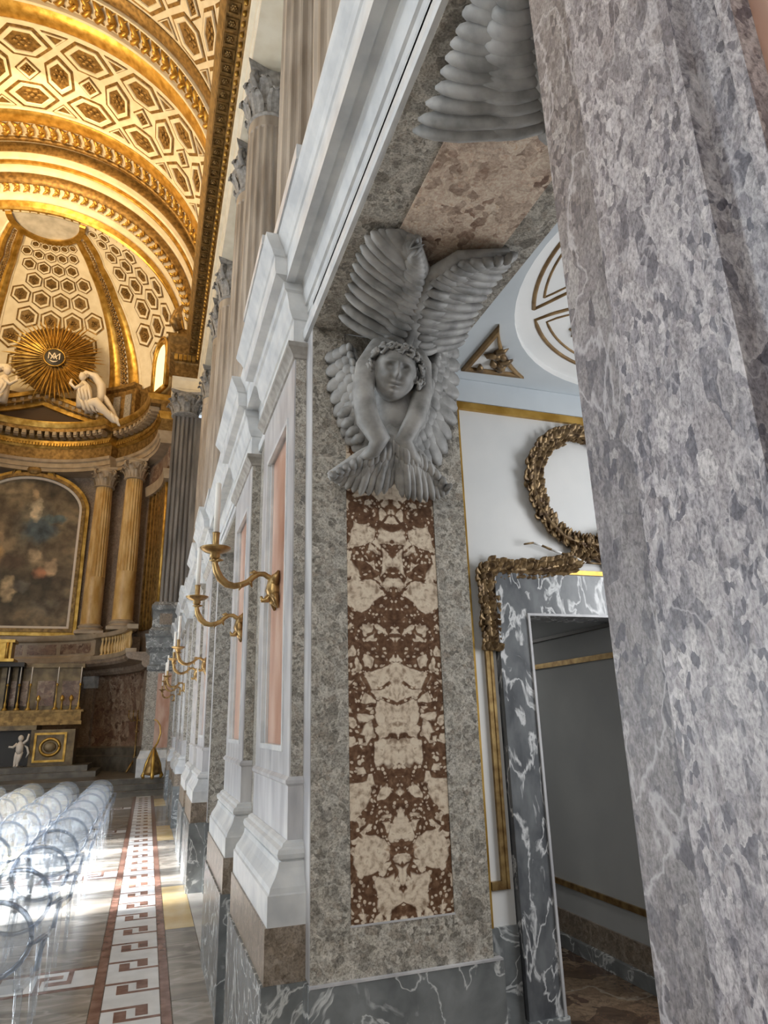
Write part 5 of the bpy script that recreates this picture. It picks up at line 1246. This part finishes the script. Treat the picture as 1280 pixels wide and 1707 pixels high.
for k in range(8):
    a = 147 - 45 * k + 20; c = Vector(dpt(1.02, a, .02)) - Vector(ca.location)
    for j in range(9):
        b = 2 * PI * j / 9; inst('leaf', me_l, ca, Matrix.Translation(c) @ Matrix.Rotation(b, 4, 'Z') @ Matrix.Rotation(.25 + PI, 4, 'X') @ Matrix.Diagonal((1.1, 1.2, 1.2, 1)))
# gilded spandrel ornament in the corner of the ceiling
t3 = [B(832, 540, ZC), B(768, 615, ZC), B(873, 628, ZC)]
def cv(a, b, bow, n=8):
    mid = Vector((DC[0], DC[1], ZC)); o = []
    for i in range(n):
        q = i / n; p = a.lerp(b, q); d = (p - mid); d.z = 0; o.append(p - d.normalized() * (-bow) * 4 * q * (1 - q))
    return o
edge = cv(t3[0], t3[1], 0, 2) + cv(t3[1], t3[2], 0, 2) + cv(t3[2], t3[0], .055)
cen = sum(edge, Vector()) / len(edge); cen = t3[1].lerp((t3[0] + t3[2]) / 2, .62)
m = MB(); sh = lambda k, dz: [cen + (p - cen) * k - Vector((0, 0, dz)) for p in edge]
m.loft([sh(1, 0), sh(1, .02), sh(.9, .03), sh(.76, .03), sh(.70, .01)], caps=False); m.build('spandrel_frame', M_BGOLD, ca)
m = MB(); m.add([p for p in sh(.72, .008)], [tuple(range(len(edge)))]); m.build('spandrel_field', M_PLASTER, ca)
random.seed(9)
for j in range(16):
    q = random.random(); w = sh(.62 * random.random() ** .5, .015)[random.randrange(len(edge))]
    inst('leaf', me_l, ca, Matrix.Translation(w - Vector(ca.location)) @ Matrix.Rotation(random.uniform(0, 6.3), 4, 'Z') @ Matrix.Rotation(PI, 4, 'X') @ Matrix.Diagonal((.75, .9, .9, 1)))
MB().box(5.3, 5.45, -4, 4.6, 0, 4.7).build('aisle_side_wall', M_PLASTER, struct('wall_aisle_side', 'side wall of the aisle', (5.3, 2, 0)))
MB().box(1.7, 5.45, -4.2, -4, 0, 4.7).build('aisle_rear_wall', M_PLASTER, struct('wall_aisle_rear', 'rear wall of the aisle', (3.5, -4, 0)))

# ---------------------------------------------------------------- bronze garlands over the door
me_g = MB().tube([(0, 0, 0), (.014, 0, .010), (.035, 0, .018), (.055, 0, .014), (.075, 0, .0)], [.006, .024, .031, .023, .003], 8, flat=.42, up=(0, 0, 1)).mesh('leaf', M_LEAF, True)
def garland(t, path, wid, step, thick=.05):
    """leaves bristling from a cord along path (x, z on the wall)"""
    d = 0
    P = [Vector((x, YW - .03, z)) for x, z in path]
    MB().tube(P, wid * .3, 7).build('cord', M_LEAF, t, True)
    L_ = [(P[i + 1] - P[i]).length for i in range(len(P) - 1)]; tot = sum(L_); s = 0; k = 0
    while s < tot:
        acc = 0
        for i, l in enumerate(L_):
            if acc + l >= s: break
            acc += l
        p = P[i].lerp(P[i + 1], (s - acc) / L_[i]); tv = (P[i + 1] - P[i]).normalized(); nv = Vector((tv.z, 0, -tv.x))
        for side in (-1, -.35, .35, 1):
            v = (tv * .6 + nv * side * random.uniform(.5, .9) + Vector((0, -random.uniform(.25, .8), 0))).normalized()
            u = v.cross(Vector((0, -1, .2))).normalized(); w = v.cross(u); q = p + nv * side * wid * .30 + Vector((0, -random.uniform(.0, .02), 0))
            mm = Matrix(((v.x, u.x, w.x, q.x), (v.y, u.y, w.y, q.y), (v.z, u.z, w.z, q.z), (0, 0, 0, 1))); k = random.uniform(.75, 1.15)
            inst('leaf', me_g, t, Matrix.Translation(-t.location) @ mm @ Matrix.Diagonal((k, k, k, 1)))
        s += step
wc = at(877, 800, Y=YW); cxw = wc.x + .50; czw = 3.69
wr = thing('wreath', 'round bronze leaf wreath on the white wall above the door', 'wreath', (cxw, YW, czw))
garland(wr, [(cxw + .46 * math.cos(-PI / 2 - 2 * PI * i / 40), czw + .48 * math.sin(-PI / 2 - 2 * PI * i / 40)) for i in range(41)], .105, .042)
gd = thing('garland', 'bronze leaf garland along the top and side of the door surround', 'garland', (2.4, YW, 2.95))
xs = at(804, 945, Y=YW).x; zt = at(830, 948, Y=YW).z; zb = at(815, 1085, Y=YW).z
garland(gd, [(xs, zb), (xs + .004, zb + .2), (xs - .004, zt - .1), (xs + .02, zt), (xs + .25, zt - .01), (xs + .5, zt + .01), (xs + .75, zt + .06), (cxw, czw - .5), (cxw + .2, zt + .08), (cxw + .6, zt + .01), (cxw + 1.0, zt)], .095, .042)
rb = thing('ribbon', 'twisted bronze and white ribbon ends between wreath and garland', 'ribbon', (2.9, YW, 3.1))
pts = [at(*q, Y=YW - .05) for q in ((874, 907), (888, 905), (902, 909), (918, 916), (935, 922), (955, 928), (975, 938), (1000, 940), (1020, 935))]
for i in range(len(pts) - 1): MB().tube([pts[i], pts[i + 1]], [.014, .017], 6, flat=.5).build('ribbon_turn', M_LEAF if i % 2 == 0 else M_PLASTER, rb, True)
